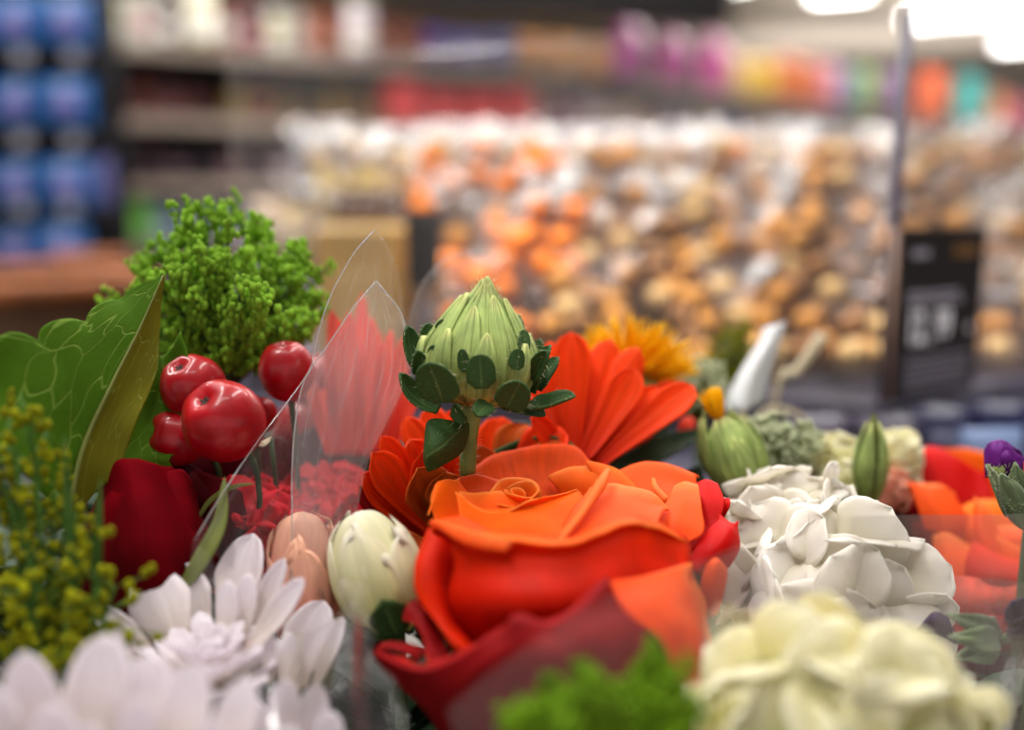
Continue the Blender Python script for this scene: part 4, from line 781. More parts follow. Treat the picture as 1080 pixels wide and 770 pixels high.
# dark filler foliage under the bloom canopy: leafy sprigs standing in the bucket
random.seed(99)
k = 0
spots = [(u_, y_) for y_ in (.225, .27, .315, .365, .41) for u_ in np.arange(-.20, .235, .042)]
names = ['left', 'middle', 'right']
for (xx, yy) in spots:
    xx += random.uniform(-.012, .012); yy += random.uniform(-.01, .01)
    if abs(xx) > yy*.62: continue
    top = CAM[2]-.135-(.4-yy)*.10+(.022 if yy > .3 and xx < .04 else 0)-(.03 if yy < .24 else 0); 
    side = 'left' if xx < -.05 else ('right' if xx > .05 else 'middle')
    r = T('leafy_sprig', 'dark green filler leaves packed low between the blooms, '+side+' of the bucket', 'greenery', (xx, yy, top-.06), group='dark filler sprigs, '+side)
    G_ = []
    for m in range(15):
        a = m*2.4+random.random(); e = np.array([math.cos(a), math.sin(a), random.uniform(.1, .9)]); e /= np.linalg.norm(e)
        b = np.array([xx, yy, top-.055+m*.0035]); G_.append(grid(strap(b, b+e*random.uniform(.026, .042), .0085, (0, 0, 1), .12, .25, prof_leaf, 5, 8)))
    v, f, u = merge(G_); mk('leaves', v, f, M['darkgreen'], r, uv=u, solid=.0005)
    tube('stem', r, M['dstem'], [(xx, yy, .86), (xx, yy, top)], .0014, 6, 4)
# ================================================================ CELLOPHANE
def sheet(label, rows, mat='film', edge=None, nu=40, nv=40, wob=.0015, freq=45, loc=None):
    root = T('cellophane_wrap', label, 'wrapping', W(*rows[0][0]))
    o = net('film_sheet', rows, M[mat], root, nu=nu, nv=nv, wob=wob, freq=freq, solid=0)
    for e in (edge or []):
        P = crs(np.array([W(*p) for p in e]), 40); v, f, u = tube_geo(P, .00022, 5); mk('film_edge', v, f, M['filmedge'], root, uv=u)
    return root
e1 = [(395,243,.290),(377,262,.289),(363,284,.288),(347,316,.287),(334,357,.286),(327,389,.285),(300,428,.280),(270,468,.272),(235,520,.262),(205,570,.256)]
r1 = [(395,243,.290),(410,262,.292),(425,300,.295),(432,345,.299),(432,400,.302),(410,450,.304),(386,500,.30),(376,560,.295),(372,620,.29),(370,690,.285)]
sheet('tall pointed cellophane sheet left of the green bud, rear layer', [e1, [((a[0]+b[0])/2, (a[1]+b[1])/2, (a[2]+b[2])/2-.006) for a, b in zip(e1, r1)], r1], 'film', [e1])
e2 = [(396,297,.282),(372,325,.281),(350,358,.280),(330,386,.279),(318,410,.278),(311,450,.275),(308,500,.27),(308,560,.263),(306,620,.258)]
r2_ = [(397,297,.282),(410,312,.283),(422,328,.285),(432,356,.289),(430,400,.290),(408,445,.290),(384,495,.286),(374,560,.276),(370,640,.27)]
sheet('tall pointed cellophane sheet left of the green bud, front cloudy layer', [e2, [((a[0]+b[0])/2, (a[1]+b[1])/2, (a[2]+b[2])/2-.004) for a, b in zip(e2, r2_)], r2_], 'filmcloud', [e2, r2_[:4]])
e3 = [(428,360,.35),(434,330,.35),(448,296,.35),(470,274,.35),(500,264,.352),(535,268,.355),(570,290,.36),(590,330,.362)]
sheet('faint arched cellophane edge directly behind the green bud', [e3, [(a[0]*.6+510*.4, a[1]*.6+400*.4, a[2]) for a in e3], [(a[0]*.3+510*.7, a[1]*.25+470*.75, a[2]) for a in e3]], 'filmsoft', [e3[:5]])
e4 = [(205,570,.236),(250,620,.232),(300,668,.228),(345,655,.226),(372,632,.226),(390,700,.224),(400,760,.222)]
e4b = [(160,900,.19),(210,900,.19),(260,900,.19),(310,900,.19),(350,900,.19),(400,900,.192),(430,900,.194)]
sheet('crumpled cellophane over the white chrysanthemum at lower left', [e4, [((a[0]+b[0])/2, (a[1]+b[1])/2, (a[2]+b[2])/2) for a, b in zip(e4, e4b)], e4b], 'filmsoft', None, wob=.004, freq=60)
e5 = [(360,672,.224),(385,640,.224),(405,700,.212),(430,760,.205)]
sheet('greyish folded cellophane beside the cream bud at lower middle', [[(352,610,.245),(362,640,.238),(366,700,.23),(372,770,.22)],[(378,615,.24),(385,660,.232),(395,720,.222),(405,780,.214)],[(392,690,.232),(404,720,.226),(420,750,.218),(440,790,.21)]], 'film', None, wob=.004, freq=90)
e6 = [(472,748,.198),(520,707,.1975),(575,668,.1975),(630,633,.198),(680,614,.200),(723,599,.204),(765,583,.215),(800,566,.230)]
sheet('cellophane crossing the lower front of the large orange rose', [e6, [(a[0]+20, a[1]+80, a[2]-.004) for a in e6], [(a[0]+40, a[1]+200, a[2]-.012) for a in e6]], 'filmsoft', None, wob=.0015)
e7 = [(800,566,.245),(840,552,.245),(900,545,.25),(960,543,.26),(1020,543,.27),(1100,541,.28)]
sheet('wide cellophane over the hydrangea and right rose', [e7, [(a[0]-10, a[1]+80, a[2]-.012) for a in e7], [(a[0]-30, a[1]+230, a[2]-.03) for a in e7]], 'filmsoft', None, wob=.0015)
e8 = [(985,608,.250),(1020,608,.252),(1060,612,.255),(1110,620,.26)]
sheet('lower cellophane fold across the right orange rose', [e8, [(a[0], a[1]+80, a[2]-.008) for a in e8], [(a[0], a[1]+190, a[2]-.02) for a in e8]], 'filmsoft', None, wob=.001)
random.seed(2024)
# ================================================================ STORE SHELL
def bmat(n, c, **k): M[n] = solid_mat(n, c, **k); return M[n]
bmat('floor', sr(150, 146, 142), rough=.35, var=.08, scale=3, bump=0); bmat('ceil', sr(200, 186, 170), rough=.9, var=.05, scale=2, bump=0)
bmat('wallp', sr(205, 192, 178), rough=.8, var=.04, scale=1, bump=0); bmat('metal', sr(150, 134, 122), rough=.5, var=.08, scale=5, bump=0)
bmat('dark', sr(28, 26, 30), rough=.6, var=.1, scale=10, bump=0); bmat('tube', sr(255, 255, 255), emit=((1, .98, .95, 1), 8.0), bump=0)
bmat('lampbody', sr(220, 222, 225), bump=0); bmat('black', sr(22, 20, 22), rough=.45, bump=0); bmat('slate', sr(58, 56, 74), rough=.5, var=.1, bump=0)
bmat('wicker', sr(140, 78, 34), rough=.6, var=.4, scale=40); bmat('brown', sr(95, 66, 45), rough=.7, var=.3, scale=15)
def plane(name, a, b, c, d, mat):
    return st(mk(name, [a, b, c, d], [(0, 1, 2, 3)], M[mat], smooth=False))
st(mk('floor', *box_geo((3, 10, -.1), (18, 30, .1), 0, .005)[:2], M['floor'], smooth=False))
st(mk('ceiling', *box_geo((3, 10, 3.7), (18, 30, .1), 0, .005)[:2], M['ceil'], smooth=False))
st(mk('wall_back', *box_geo((3, 24, 0), (18, .15, 3.7), 0, .005)[:2], M['wallp'], smooth=False))
st(mk('wall_left', *box_geo((-5.2, 10, 0), (.15, 29, 3.7), 0, .005)[:2], M['wallp'], smooth=False))
st(mk('wall_right', *box_geo((11.8, 10, 0), (.15, 29, 3.7), 0, .005)[:2], M['wallp'], smooth=False))
# ceiling lamps
def lamp(label, a, b, w=.3, group=None):
    a = np.array(a); b = np.array(b); d = b-a; L = np.linalg.norm(d); m = (a+b)/2; yaw = math.atan2(d[1], d[0])
    r = T('ceiling_lamp', label, 'lamp', (m[0], m[1], 3.7), group)
    v, f, u = box_geo((m[0], m[1], m[2]+.04), (L, w, 3.7-m[2]-.04), yaw); mk('lamp_housing', v, f, M['lampbody'], r, smooth=False)
    for s in (-.25, .25):
        o = np.array([-math.sin(yaw), math.cos(yaw), 0])*s*w; tube('lamp_tube', r, M['tube'], [a+o, b+o], w*.22, 10, 3)
H = 3.55-1.25
lamp('long bright ceiling lamp across the top right, largest of the lamps', G(955, 14.3, H), G(1200, 13.0, H), .30)
lamp('bright ceiling lamp cut by the top edge left of the long one', G(858, 12.7, H+.05), G(915, 12.4, H+.05), .3)
lamp('bright ceiling lamp at the right edge below the long one', G(1052, 16.4, H), G(1130, 15.9, H), .40)
lamp('narrow ceiling lamp at the top edge beside the dark fascia', G(766, 12.1, H+.05), G(790, 11.9, H+.05), .2)
# shop lights over the display, plus added upward fills for the far ceiling
def area(x, y, z, sx, sy, e, col=(1, .97, .93)):
    l = bpy.data.lights.new('ceiling_and_fill_light', 'AREA'); l.shape = 'RECTANGLE'; l.size = sx; l.size_y = sy; l.energy = e; l.color = col
    o = bpy.data.objects.new('ceiling_and_fill_light', l); COL.objects.link(o); o.location = (x, y, z); return o
area(-.9, .75, 3.5, .25, 2.6, 62); area(1.1, 1.2, 3.5, .25, 2.6, 46); up = [area(x_, y_, 2.9, 4.5, 2.5, e_) for x_, y_, e_ in ((5.5, 12.5, 42), (6.0, 17, 55), (2.0, 9, 30))]  # the 'up' group is added fill that brightens the ceiling, no fixtures there
for o_ in up: o_.rotation_euler = (math.pi, 0, 0)
area(0, 3.2, 3.5, 4.5, .25, 85); area(2.6, 6.6, 3.5, 5, .3, 190); area(-2.2, 2.6, 3.5, .25, 2.0, 40); area(.1, -.5, 3.4, 1.5, .25, 10)
w = bpy.data.worlds.new('World'); S.world = w; w.use_nodes = True; w.node_tree.nodes['Background'].inputs[0].default_value = (.84, .81, .80, 1); w.node_tree.nodes['Background'].inputs[1].default_value = .7
# ================================================================ SHELVING
PX = [-90, 100, 640, 1080, 1300]
def Ywall(px):
    K = [(-90, 2.75), (100, 3.2), (640, 4.2), (1080, 9.0), (1300, 14.0)]; k = (px-540)/F_PX*math.cos(PT)
    i = 1 if px < 640 else (2 if px < 1080 else 3)
    a, b = G(K[i][0], K[i][1], 0), G(K[i+1][0], K[i+1][1], 0); d = b-a; t = (k*a[1]-a[0])/(d[0]-k*d[1]); return a[1]+t*d[1]
def run_point(px, h, off=0.): return G(px, Ywall(px)+off, h)
LV = [.46, .235, .03, -.17, -.45]
def gondola(label, p0, p1, levels, back_top, mat='metal', depth=.40):
    A, B = G(p0, Ywall(p0), 0), G(p1, Ywall(p1), 0); d = B[:2]-A[:2]; L = np.linalg.norm(d); yaw = math.atan2(d[1], d[0]); n = np.array([-math.sin(yaw), math.cos(yaw)])
    m = (A[:2]+B[:2])/2; r = T('store_shelving', label, 'shelving', (m[0], m[1], 0))
    c = m+n*(depth+.02); v, f, u = box_geo((c[0], c[1], 0), (L, .03, CAM[2]+back_top), yaw); mk('back_panel', v, f, M['dark'], r, smooth=False)
    for h in levels:
        c = m+n*depth/2; v, f, u = box_geo((c[0], c[1], CAM[2]+h-.03), (L, depth, .03), yaw); s = mk('shelf_board', v, f, M['dark'], r, smooth=False)
        c = m-n*.008; v, f, u = box_geo((c[0], c[1], CAM[2]+h-.042), (L, .014, .040), yaw, .002); e = mk('price_rail', v, f, M[mat], s, smooth=False)
    for k in range(max(2, int(L/1.2)+1)):
        t = k/max(1, int(L/1.2)); c = A[:2]+d*t+n*(depth-.01); v, f, u = box_geo((c[0], c[1], 0), (.04, .05, CAM[2]+back_top), yaw); mk('upright', v, f, M['metal'], r, smooth=False)
    return yaw, n
yaw1, n1 = gondola('long beige railed shelving along the back, left stretch', 60, 610, LV, .62)
yaw2, n2 = gondola('beige railed shelving receding to the right behind the clear bags', 655, 1079, [.46, .2, -.1, -.4], .47)
# dark fascia over the left stretch
A, B = G(405, Ywall(405)-.25, 0), G(757, 4.1, 0)
v, f, u = obox(A, B, .12, CAM[2]+.625, CAM[2]+1.2); 
fa = mk('hanging_fascia', v, f, M['black'], smooth=False); tag(fa, 'dark fascia board hanging over the shelves at the top centre', 'sign board')
for k in (.2, .8):
    c = A+(B-A)*k; v, f, u = tube_geo([(c[0], c[1], CAM[2]+1.19), (c[0], c[1], 3.7)], .012, 8); mk('hanger_rod', v, f, M['metal'], fa)
# products
PM = {}
def pm(c, gloss=.35):
    k = (c, gloss)
    if k not in PM: PM[k] = solid_mat('pack_%02x%02x%02x' % c, sr(*c), rough=gloss, var=.2, scale=14, bump=.1, bd=.004)
    return PM[k]
CAT = {'carton': 'box', 'pouch': 'bag', 'bottle': 'bottle', 'jar': 'jar'}
def product(kind, c, w, h, yaw, col, col2, label, group, d=None):
    d = d or w*.55; nm = {'carton': 'product_carton', 'pouch': 'product_pouch', 'bottle': 'product_bottle', 'jar': 'product_jar'}[kind]
    r = T(nm, label, CAT[kind], c, group); c = np.asarray(c, float); x = np.array([math.cos(yaw), math.sin(yaw), 0]); y = np.array([-math.sin(yaw), math.cos(yaw), 0])
    if kind == 'carton':
        v, f, u = box_geo(c, (w, d, h), yaw, .004); mk('carton_body', v, f, pm(col), r, smooth=False)
        v, f, u = box_geo(c-y*(d/2+.001)+np.array([0, 0, h*.25]), (w*.6, .003, h*.42), yaw, .001); mk('front_print', v, f, pm(col2), r, smooth=False)
    elif kind == 'pouch':
        P = np.zeros((14, 24, 3))
        for j in range(14):
            t = j/13; th = d/2*math.sin(math.pi*min(1, .12+t*.88))**.6; ww = w/2*(1-.08*math.sin(t*math.pi))
            for i in range(24):
                a = 6.2832*i/23; P[j, i] = c+x*ww*math.copysign(abs(math.cos(a))**.6, math.cos(a))+y*th*math.sin(a)+np.array([0, 0, h*t])
        v, f, u = grid(P); mk('pouch_body', v, f, pm(col, .3), r, uv=u)
        v, f, u = box_geo(c-y*(d/2*.98)+np.array([0, 0, h*.3]), (w*.42, .006, h*.32), yaw, .002); mk('front_print', v, f, pm(col2), r, smooth=False)
    else:
        R = w/2; neck = .45 if kind == 'bottle' else .85
        v, f, u = rev_geo(c, (0, 0, 1), [(R*.9, 0), (R, h*.04), (R, h*.55), (R*.95, h*.66), (R*neck, h*.8), (R*neck, h*.86)], 16); mk('glass_body', v, f, pm(col, .2), r, uv=u)
        v, f, u = rev_geo(c, (0, 0, 1), [(R*neck*1.1, h*.86), (R*neck*1.1, h), (.0001, h)], 16); mk('cap', v, f, pm(col2), r, uv=u)
        v, f, u = rev_geo(c, (0, 0, 1), [(R*1.01, h*.15), (R*1.01, h*.5)], 16); mk('paper_label', v, f, pm(col2), r, uv=u)
    return r
def row(px0, px1, h, off, hgt, kinds, cols, cols2, label, group, gap=1.1, yaw=None, wd=.1):
    px = px0; i = 0
    while px < px1:
        Y = Ywall(px)+off; z = Y*math.cos(PT); step = wd*gap*F_PX/z
        col = cols[i % len(cols)]; kd = kinds[i % len(kinds)]
        product(kd, G(px+step/2, Ywall(px+step/2)+off, h+.001), wd*random.uniform(.9, 1.0), hgt*random.uniform(.85, 1.05), yaw if yaw is not None else yaw1, col, cols2[i % len(cols2)], label, group, d=min(wd*.7, .12))
        px += step; i += 1
W1 = (205, 195, 190); 
row(105, 318, .46, .10, .15, ['jar', 'carton', 'bottle'], [(210, 205, 150), (200, 200, 190), (60, 30, 40), (110, 60, 60), (130, 70, 60), (60, 40, 40)], [(235, 230, 225), (200, 140, 150)], 'mixed jar or box on the top shelf at the left, above the long rail', 'mixed packs on the top shelf, left', wd=.085)
row(318, 420, .46, .10, .15, ['carton'], [(150, 85, 60), (120, 60, 50), (130, 70, 70)], [(205, 150, 130)], 'brown carton on the top shelf left of the red and blue packs', 'brown cartons on the top shelf', wd=.10)
row(420, 440, .46, .10, .14, ['carton'], [(190, 40, 60)], [(220, 90, 100)], 'single red carton between brown cartons and violet pouches on the top shelf', None, wd=.085)
row(440, 545, .46, .10, .14, ['pouch'], [(75, 50, 150), (90, 90, 160), (80, 85, 140)], [(190, 190, 225)], 'violet blue pouch on the top shelf under the dark fascia', 'violet blue pouches on the top shelf', wd=.12)
row(545, 640, .46, .10, .15, ['pouch'], [(225, 150, 70), (235, 165, 90)], [(245, 215, 180)], 'golden orange pouch on the top shelf under the dark fascia', 'golden pouches on the top shelf', wd=.12)
row(642, 750, .46, .10, .26, ['pouch'], [(175, 60, 145), (165, 45, 125), (200, 70, 150)], [(215, 110, 180)], 'magenta pouch at the end of the top shelf before the yellow packs', 'magenta pouches on the top shelf', wd=.17, yaw=yaw2)
def rowr(px0, px1, h, hgt, cols, label, group, n, kind='pouch'):
    for i in range(n):
        px = px0+(px1-px0)*(i+.5)/n; Y = Ywall(px); wpx = (px1-px0)/n; z = Y*math.cos(PT)
        product(kind, G(px, Y+.1, h+.001), wpx*z/F_PX*1.05, hgt*random.uniform(.9, 1.05), yaw2*.6, cols[i % len(cols)], tuple(min(255, c+40) for c in cols[i % len(cols)]), label, group if n > 1 else None, d=.15)
rowr(755, 785, .46, .2, [(235, 190, 130)], 'pale apricot pouch between magenta and yellow packs on the right top shelf', None, 1)
rowr(785, 815, .46, .22, [(245, 195, 20)], 'bright yellow pouch on the right top shelf', None, 1)
rowr(815, 862, .46, .24, [(240, 130, 40), (235, 110, 40)], 'orange pouch next to the yellow one on the right top shelf', 'orange pouches beside the yellow one', 2)
rowr(862, 882, .46, .26, [(240, 160, 185)], 'pink pouch right of the orange ones on the right top shelf', None, 1)
rowr(882, 900, .46, .26, [(95, 130, 175)], 'blue pouch beside the lime one on the right top shelf', None, 1)
rowr(900, 920, .46, .26, [(150, 185, 80)], 'lime green pouch left of the bin corner post on the right top shelf', None, 1)
rowr(920, 955, .46, .28, [(120, 80, 125)], 'dull violet pouch behind the bin corner post on the right top shelf', None, 1)
rowr(960, 1000, .46, .38, [(225, 95, 45)], 'red orange pouch right of the bin corner post on the top shelf', None, 1)
rowr(1000, 1040, .46, .38, [(60, 165, 160)], 'teal pouch on the far right of the top shelf', None, 1)
rowr(1040, 1062, .46, .36, [(220, 140, 90)], 'tan orange pouch right of the teal one on the top shelf', None, 1)
rowr(1062, 1090, .46, .36, [(215, 85, 135)], 'rose pink pouch at the right edge of the top shelf', None, 1)
rowr(660, 1090, .2, .17, [(150, 120, 105), (120, 100, 115), (165, 140, 125), (90, 80, 100), (175, 130, 100)], 'dull tan and grey pack on the second right shelf, behind the bags', 'packs on the second right shelf', 14)
rowr(660, 1090, -.1, .17, [(150, 125, 115), (125, 105, 110), (175, 155, 150)], 'grey brown pack on the third right shelf, behind the bags', 'packs on the third right shelf', 10)
row(105, 205, .235, .14, .135, ['jar', 'bottle'], [(110, 62, 60), (150, 85, 70), (95, 60, 62)], [(150, 95, 95), (100, 60, 60)], 'dark reddish jar on the second shelf at the left', 'reddish jars on the second shelf', wd=.085)
row(235, 400, .235, .14, .13, ['jar', 'bottle'], [(150, 125, 50), (175, 95, 50), (75, 50, 40), (80, 100, 60), (150, 115, 55)], [(150, 120, 60), (110, 60, 50)], 'dark jar with amber or green contents on the second shelf', 'amber and green jars on the second shelf', wd=.08)
row(403, 535, .235, .06, .15, ['carton'], [(215, 30, 40), (200, 22, 34)], [(225, 90, 90)], 'bright red carton on the second shelf at the centre', 'red cartons on the second shelf', wd=.13)
row(535, 640, .235, .10, .14, ['carton'], [(190, 165, 150), (120, 45, 75), (170, 150, 150)], [(210, 190, 190)], 'pale or plum carton right of the red ones on the second shelf', 'pale and plum cartons on the second shelf', wd=.12)
row(110, 330, .03, .14, .135, ['bottle', 'jar'], [(95, 60, 65), (110, 80, 85), (50, 45, 60), (70, 60, 60), (120, 90, 90)], [(150, 120, 130), (70, 60, 75)], 'dark grey rose jar on the third shelf at the left', 'dark jars on the third shelf', wd=.085)
row(330, 640, .03, .14, .13, ['carton'], [(120, 110, 110), (150, 135, 135), (105, 95, 100)], [(190, 180, 185)], 'grey carton on the third shelf behind the clear bags', 'grey cartons on the third shelf', wd=.14)
row(118, 152, -.17, .05, .15, ['carton'], [(110, 180, 70)], [(130, 195, 90)], 'light green carton on the fourth shelf above the feathery sprig', None, wd=.12)
row(156, 250, -.17, .08, .14, ['carton', 'pouch'], [(110, 150, 180), (190, 190, 205), (90, 120, 165)], [(200, 210, 225)], 'pale blue pack on the fourth shelf above the feathery sprig', 'pale blue packs on the fourth shelf', wd=.10)
row(250, 640, -.17, .10, .13, ['carton'], [(170, 165, 165), (150, 140, 150)], [(210, 200, 210)], 'grey white pack on the fourth shelf behind the yellow box', 'grey white packs on the fourth shelf', wd=.14)
row(60, 640, -.45, .08, .2, ['carton'], [(170, 160, 175), (110, 95, 115), (190, 185, 195)], [(210, 200, 210)], 'greyish pack on the lowest visible shelf', 'greyish packs on the lowest visible shelf', wd=.17)
# pale jars put in to imitate bright bokeh highlights near the top
for (px_, y_, lab) in [(213, .57, 'pale yellow jar put in for a bokeh highlight on the top left shelf'), (380, .60, 'pale lilac jar put in for a bokeh highlight on the top shelf left of the fascia')]:
    Y = Ywall(px_)+.02; product('jar', G(px_, Y, .47), .10, .17, yaw1, (245, 240, 205) if px_ < 300 else (240, 225, 240), (255, 252, 240), lab, None)
# ---- blue display at the left
def gx(px, Y, h): return G(px, Y, h)
A, B = gx(-140, 2.3, 0), gx(101, 2.45, 0); bu = T('display_rack', 'dark rack with four tiers of blue pouches at the left edge', 'rack', ((A[0]+B[0])/2, 2.4, 0))
d = B[:2]-A[:2]; yb = math.atan2(d[1], d[0]); m = (A[:2]+B[:2])/2; L = np.linalg.norm(d)
v, f, u = box_geo((m[0], m[1]+.22, 0), (L, .03, 2.1), yb); mk('back_panel', v, f, M['dark'], bu, smooth=False)
BL = [.33, .150, -.038, -.19]
for h in BL+[-.5]:
    v, f, u = box_geo((m[0], m[1]+.10, CAM[2]+h-.02), (L, .22, .02), yb); mk('shelf_board', v, f, M['dark'], bu, smooth=False)
for h, n_ in zip(BL, ['top tier', 'second tier', 'third tier', 'lowest tier']):
    for px_ in (-60, -4, 50 if n_ != 'lowest tier' else 46, ) if True else ():
        c = gx(px_+23, 2.42, h+.001); product('pouch', c, .122, .105, yb, (8, 84, 150), (132, 110, 170), 'bright blue pouch with pale print, '+n_+' of the left rack', 'blue pouches, '+n_, d=.06)
        hk = T('hang_tag', 'pale tag above a blue pouch, '+n_+' of the left rack', 'tag', gx(px_+28, 2.36, h+.135), 'pale tags, '+n_)
        v, f, u = box_geo(gx(px_+28, 2.36, h+.135), (.035, .003, .03), yb, .001); mk('tag_card', v, f, pm((150, 150, 165)), hk, smooth=False)
# violet block right of third tier
product('pouch', gx(96, 2.6, -.04), .12, .12, yb, (105, 105, 165), (150, 140, 190), 'violet grey pouch at the right end of the third rack tier', None, d=.06)
# ---- wicker basket and white box lower left
bk = T('wicker_basket', 'brown wicker basket with an orange rim at the far left behind the leaf', 'basket', (-.62, 1.22, .75))
def bx(px, py, z): return W(px, py, z)
bc_ = G(20, 1.15, -.289); prof_b = [(.0, 0), (.11, 0), (.135, .05), (.150, .10), (.155, .125), (.148, .125), (.128, .05), (.105, .01)]
v, f, u = rev_geo((bc_[0], bc_[1], bc_[2]), (0, 0, 1), [(a_, b_*1.45) for a_, b_ in prof_b], 40, lambda b, t: 1+.02*math.sin(b*20)); mk('woven_body', v, f, M['brown'], bk, uv=u)
P = [np.array([bc_[0]+.155*math.cos(a), bc_[1]+.155*math.sin(a), bc_[2]+.185]) for a in np.linspace(0, 2*math.pi, 41)]
v, f, u = tube_geo(P, .013, 10); mk('rim', v, f, M['wicker'], bk)
b2 = T('wicker_basket', 'smaller orange brown basket behind the leaf, right of the far left one', 'basket', G(107, 1.5, -.289))
c2 = G(106, 1.5, -.289); v, f, u = rev_geo((c2[0], c2[1], c2[2]), (0, 0, 1), [(0, 0), (.04, 0), (.048, .08), (.050, .19), (.044, .19), (.036, .01)], 28); mk('woven_body', v, f, M['wicker'], b2, uv=u)
P = [np.array([c2[0]+.05*math.cos(a), c2[1]+.05*math.sin(a), c2[2]+.19]) for a in np.linspace(0, 2*math.pi, 31)]
v, f, u = tube_geo(P, .006, 8); mk('rim', v, f, M['wicker'], b2)
bx_ = product('carton', G(92, 1.32, -.289), .085, .165, .2, (205, 200, 212), (225, 222, 230), 'white carton standing behind the leaf, beside the baskets', None)
for k_, (px_, py_, c_, l_) in enumerate([(150, 330, (165, 110, 110), 'dusky pink pouch behind the feathery sprig, left'), (205, 330, (150, 105, 95), 'brownish pink pouch behind the feathery sprig, right'), (250, 340, (160, 160, 190), 'pale lilac pouch behind the feathery sprig at its right edge'), (345, 345, (120, 110, 150), 'muted violet pouch behind the pointed cellophane')]):
    product('pouch', G(px_, 1.42, -.289), .085, .14, .1, c_, tuple(min(255, q+30) for q in c_), l_, None)
# low table carrying baskets
tbl = T('display_table', 'dark low display table under the baskets at the left', 'table', (-.55, 1.5, 0))
zt = float(W(60, 400, 1.2)[2]); 
v, f, u = box_geo((-.52, 1.42, .93), (1.2, .75, .03), 0, .004); mk('table_top', v, f, M['slate'], tbl, smooth=False)
for sx, sy in ((-1, -1), (1, -1), (1, 1), (-1, 1)):
    v, f, u = tube_geo([(-.45+sx*.6, 1.42+sy*.33, 0), (-.45+sx*.6, 1.42+sy*.33, .93)], .02, 10); mk('leg', v, f, M['black'], tbl)
# ================================================================ CLEAR BIN WITH BAGS
zb0 = CAM[2]-.12
CN = G(932, .558, 0); 
def onaxis(px, z, py):  # plan point from pixel and depth
    p = W(px, py, z); return p
Cc = W(930, 432, .551); LA = W(800, 421, .578); RA = W(1080, 403, .63)
dl = (LA-Cc)[:2]; dl /= np.linalg.norm(dl); dr = (RA-Cc)[:2]; dr /= np.linalg.norm(dr)
Lend = Cc[:2]+dl*.44; Rend = Cc[:2]+dr*.75
bmat('rail', sr(96, 92, 108), rough=.4, bump=0)
M['acryl'] = film_mat('clear_acrylic', haze=.03, streak=.02, gloss=.04, scale=(2, 2, 1), rough=.03, crease=.02)
bn = T('acrylic_bin', 'clear acrylic bin holding the bags of foil wrapped balls', 'bin', (Cc[0], Cc[1]+.5, zb0-.02))
for e, nm in ((Lend, 'side_panel'), (Rend, 'side_panel')):
    v, f, u = obox(Cc, e, .004, zb0, zb0+.205); mk(nm, v, f, M['acryl'], bn, smooth=False)
    v, f, u = obox(Cc, e, .009, zb0-.012, zb0+.004); mk('bottom_rail', v, f, M['rail'], bn, smooth=False)
    v, f, u = obox(Cc, e, .005, zb0+.205, zb0+.2085); mk('top_edge', v, f, M['acryl'], bn, smooth=False)
v, f, u = tube_geo([(Cc[0], Cc[1], zb0-.02), (Cc[0], Cc[1], zb0+.21)], .0032, 10); mk('corner_post', v, f, M['rail'], bn)
fl = [(*Cc[:2], ), (*Rend, ), (Rend[0]-.5, Rend[1]+1.0), (Lend[0]-.1, Lend[1]+1.0), (*Lend, )]
V = [(x, y, z) for z in (zb0-.03, zb0-.012) for (x, y) in fl]; n = 5
mk('bin_floor', V, [(0, 1, 2, 3, 4)[::-1], (5, 6, 7, 8, 9)]+[(i, (i+1) % n, n+(i+1) % n, n+i) for i in range(n)], M['rail'], bn, smooth=False)
tb2 = T('display_table', 'dark blue grey display table under the clear bin', 'table', (.35, 1.2, 0))
v, f, u = box_geo((.50, 1.26, zb0-.10), (1.3, 1.58, .070), 0, .006); mk('table_top', v, f, M['slate'], tb2, smooth=False)
for sx, sy in ((-1, -1), (1, -1), (1, 1), (-1, 1)):
    v, f, u = tube_geo([(.50+sx*.6, 1.26+sy*.64, 0), (.50+sx*.6, 1.26+sy*.64, zb0-.1)], .025, 10); mk('leg', v, f, M['black'], tb2)
bmat('cardboard', sr(104, 70, 38), rough=.8, var=.2, scale=20)
def heap(Y): return min(-.112+(Y-.62)*.42, .035)
# stepped riser inside the bin
rs = T('stepped_riser', 'brown stepped riser inside the clear bin under the bags', 'riser', (.3, 1.1, zb0-.012))
for k in range(8):
    Y0 = .70+k*.09; h = CAM[2]+heap(Y0)-.035; x0 = max((330-540)/F_PX*Y0*.9, -.24+k*.02-.02); x1 = min((1130-540)/F_PX*Y0, Cc[0]+(Y0-Cc[1])/dr[1]*dr[0]-.03)
    if h > zb0:
        v, f, u = box_geo(((x0+x1)/2, Y0+.045, zb0-.012), (x1-x0, .09, h-zb0+.012), 0, .002); mk('step', v, f, M['cardboard'], rs, smooth=False)
foil = {}
for nm, c, rg in (('gold', sr(172, 116, 44), .32), ('orange', sr(228, 124, 14), .38), ('tan', sr(186, 152, 100), .38), ('bronze', sr(120, 78, 36), .3)):
    foil[nm] = solid_mat('foil_'+nm, c, rough=rg, metal=.75, var=.25, scale=220, bump=.9, bd=.0015)
balls = {}
def ball(nm, c, r, rz, label, group):
    if nm not in balls:
        v, f, u = rev_geo((0, 0, 0), (0, 0, 1), [(math.sin(math.pi*j/14)*.012+1e-5, -math.cos(math.pi*j/14)*.012) for j in range(15)], 20, lambda b, t: 1+.05*math.sin(b*7+t*11)+.03*math.sin(b*13-t*9))
        o = mk('foil_ball', v, f, foil[nm], None, uv=u, loc=(0, 0, 0)); balls[nm] = o; c_ = o
    else:
        c_ = balls[nm].copy(); COL.objects.link(c_)
    c_.location = tuple(c); c_.scale = (r/.012,)*3; c_.rotation_euler = (rz, rz*2, rz*3); c_['label'] = label; c_['category'] = 'foil ball'; c_['group'] = group
random.seed(7); NB = 0; bagc = []
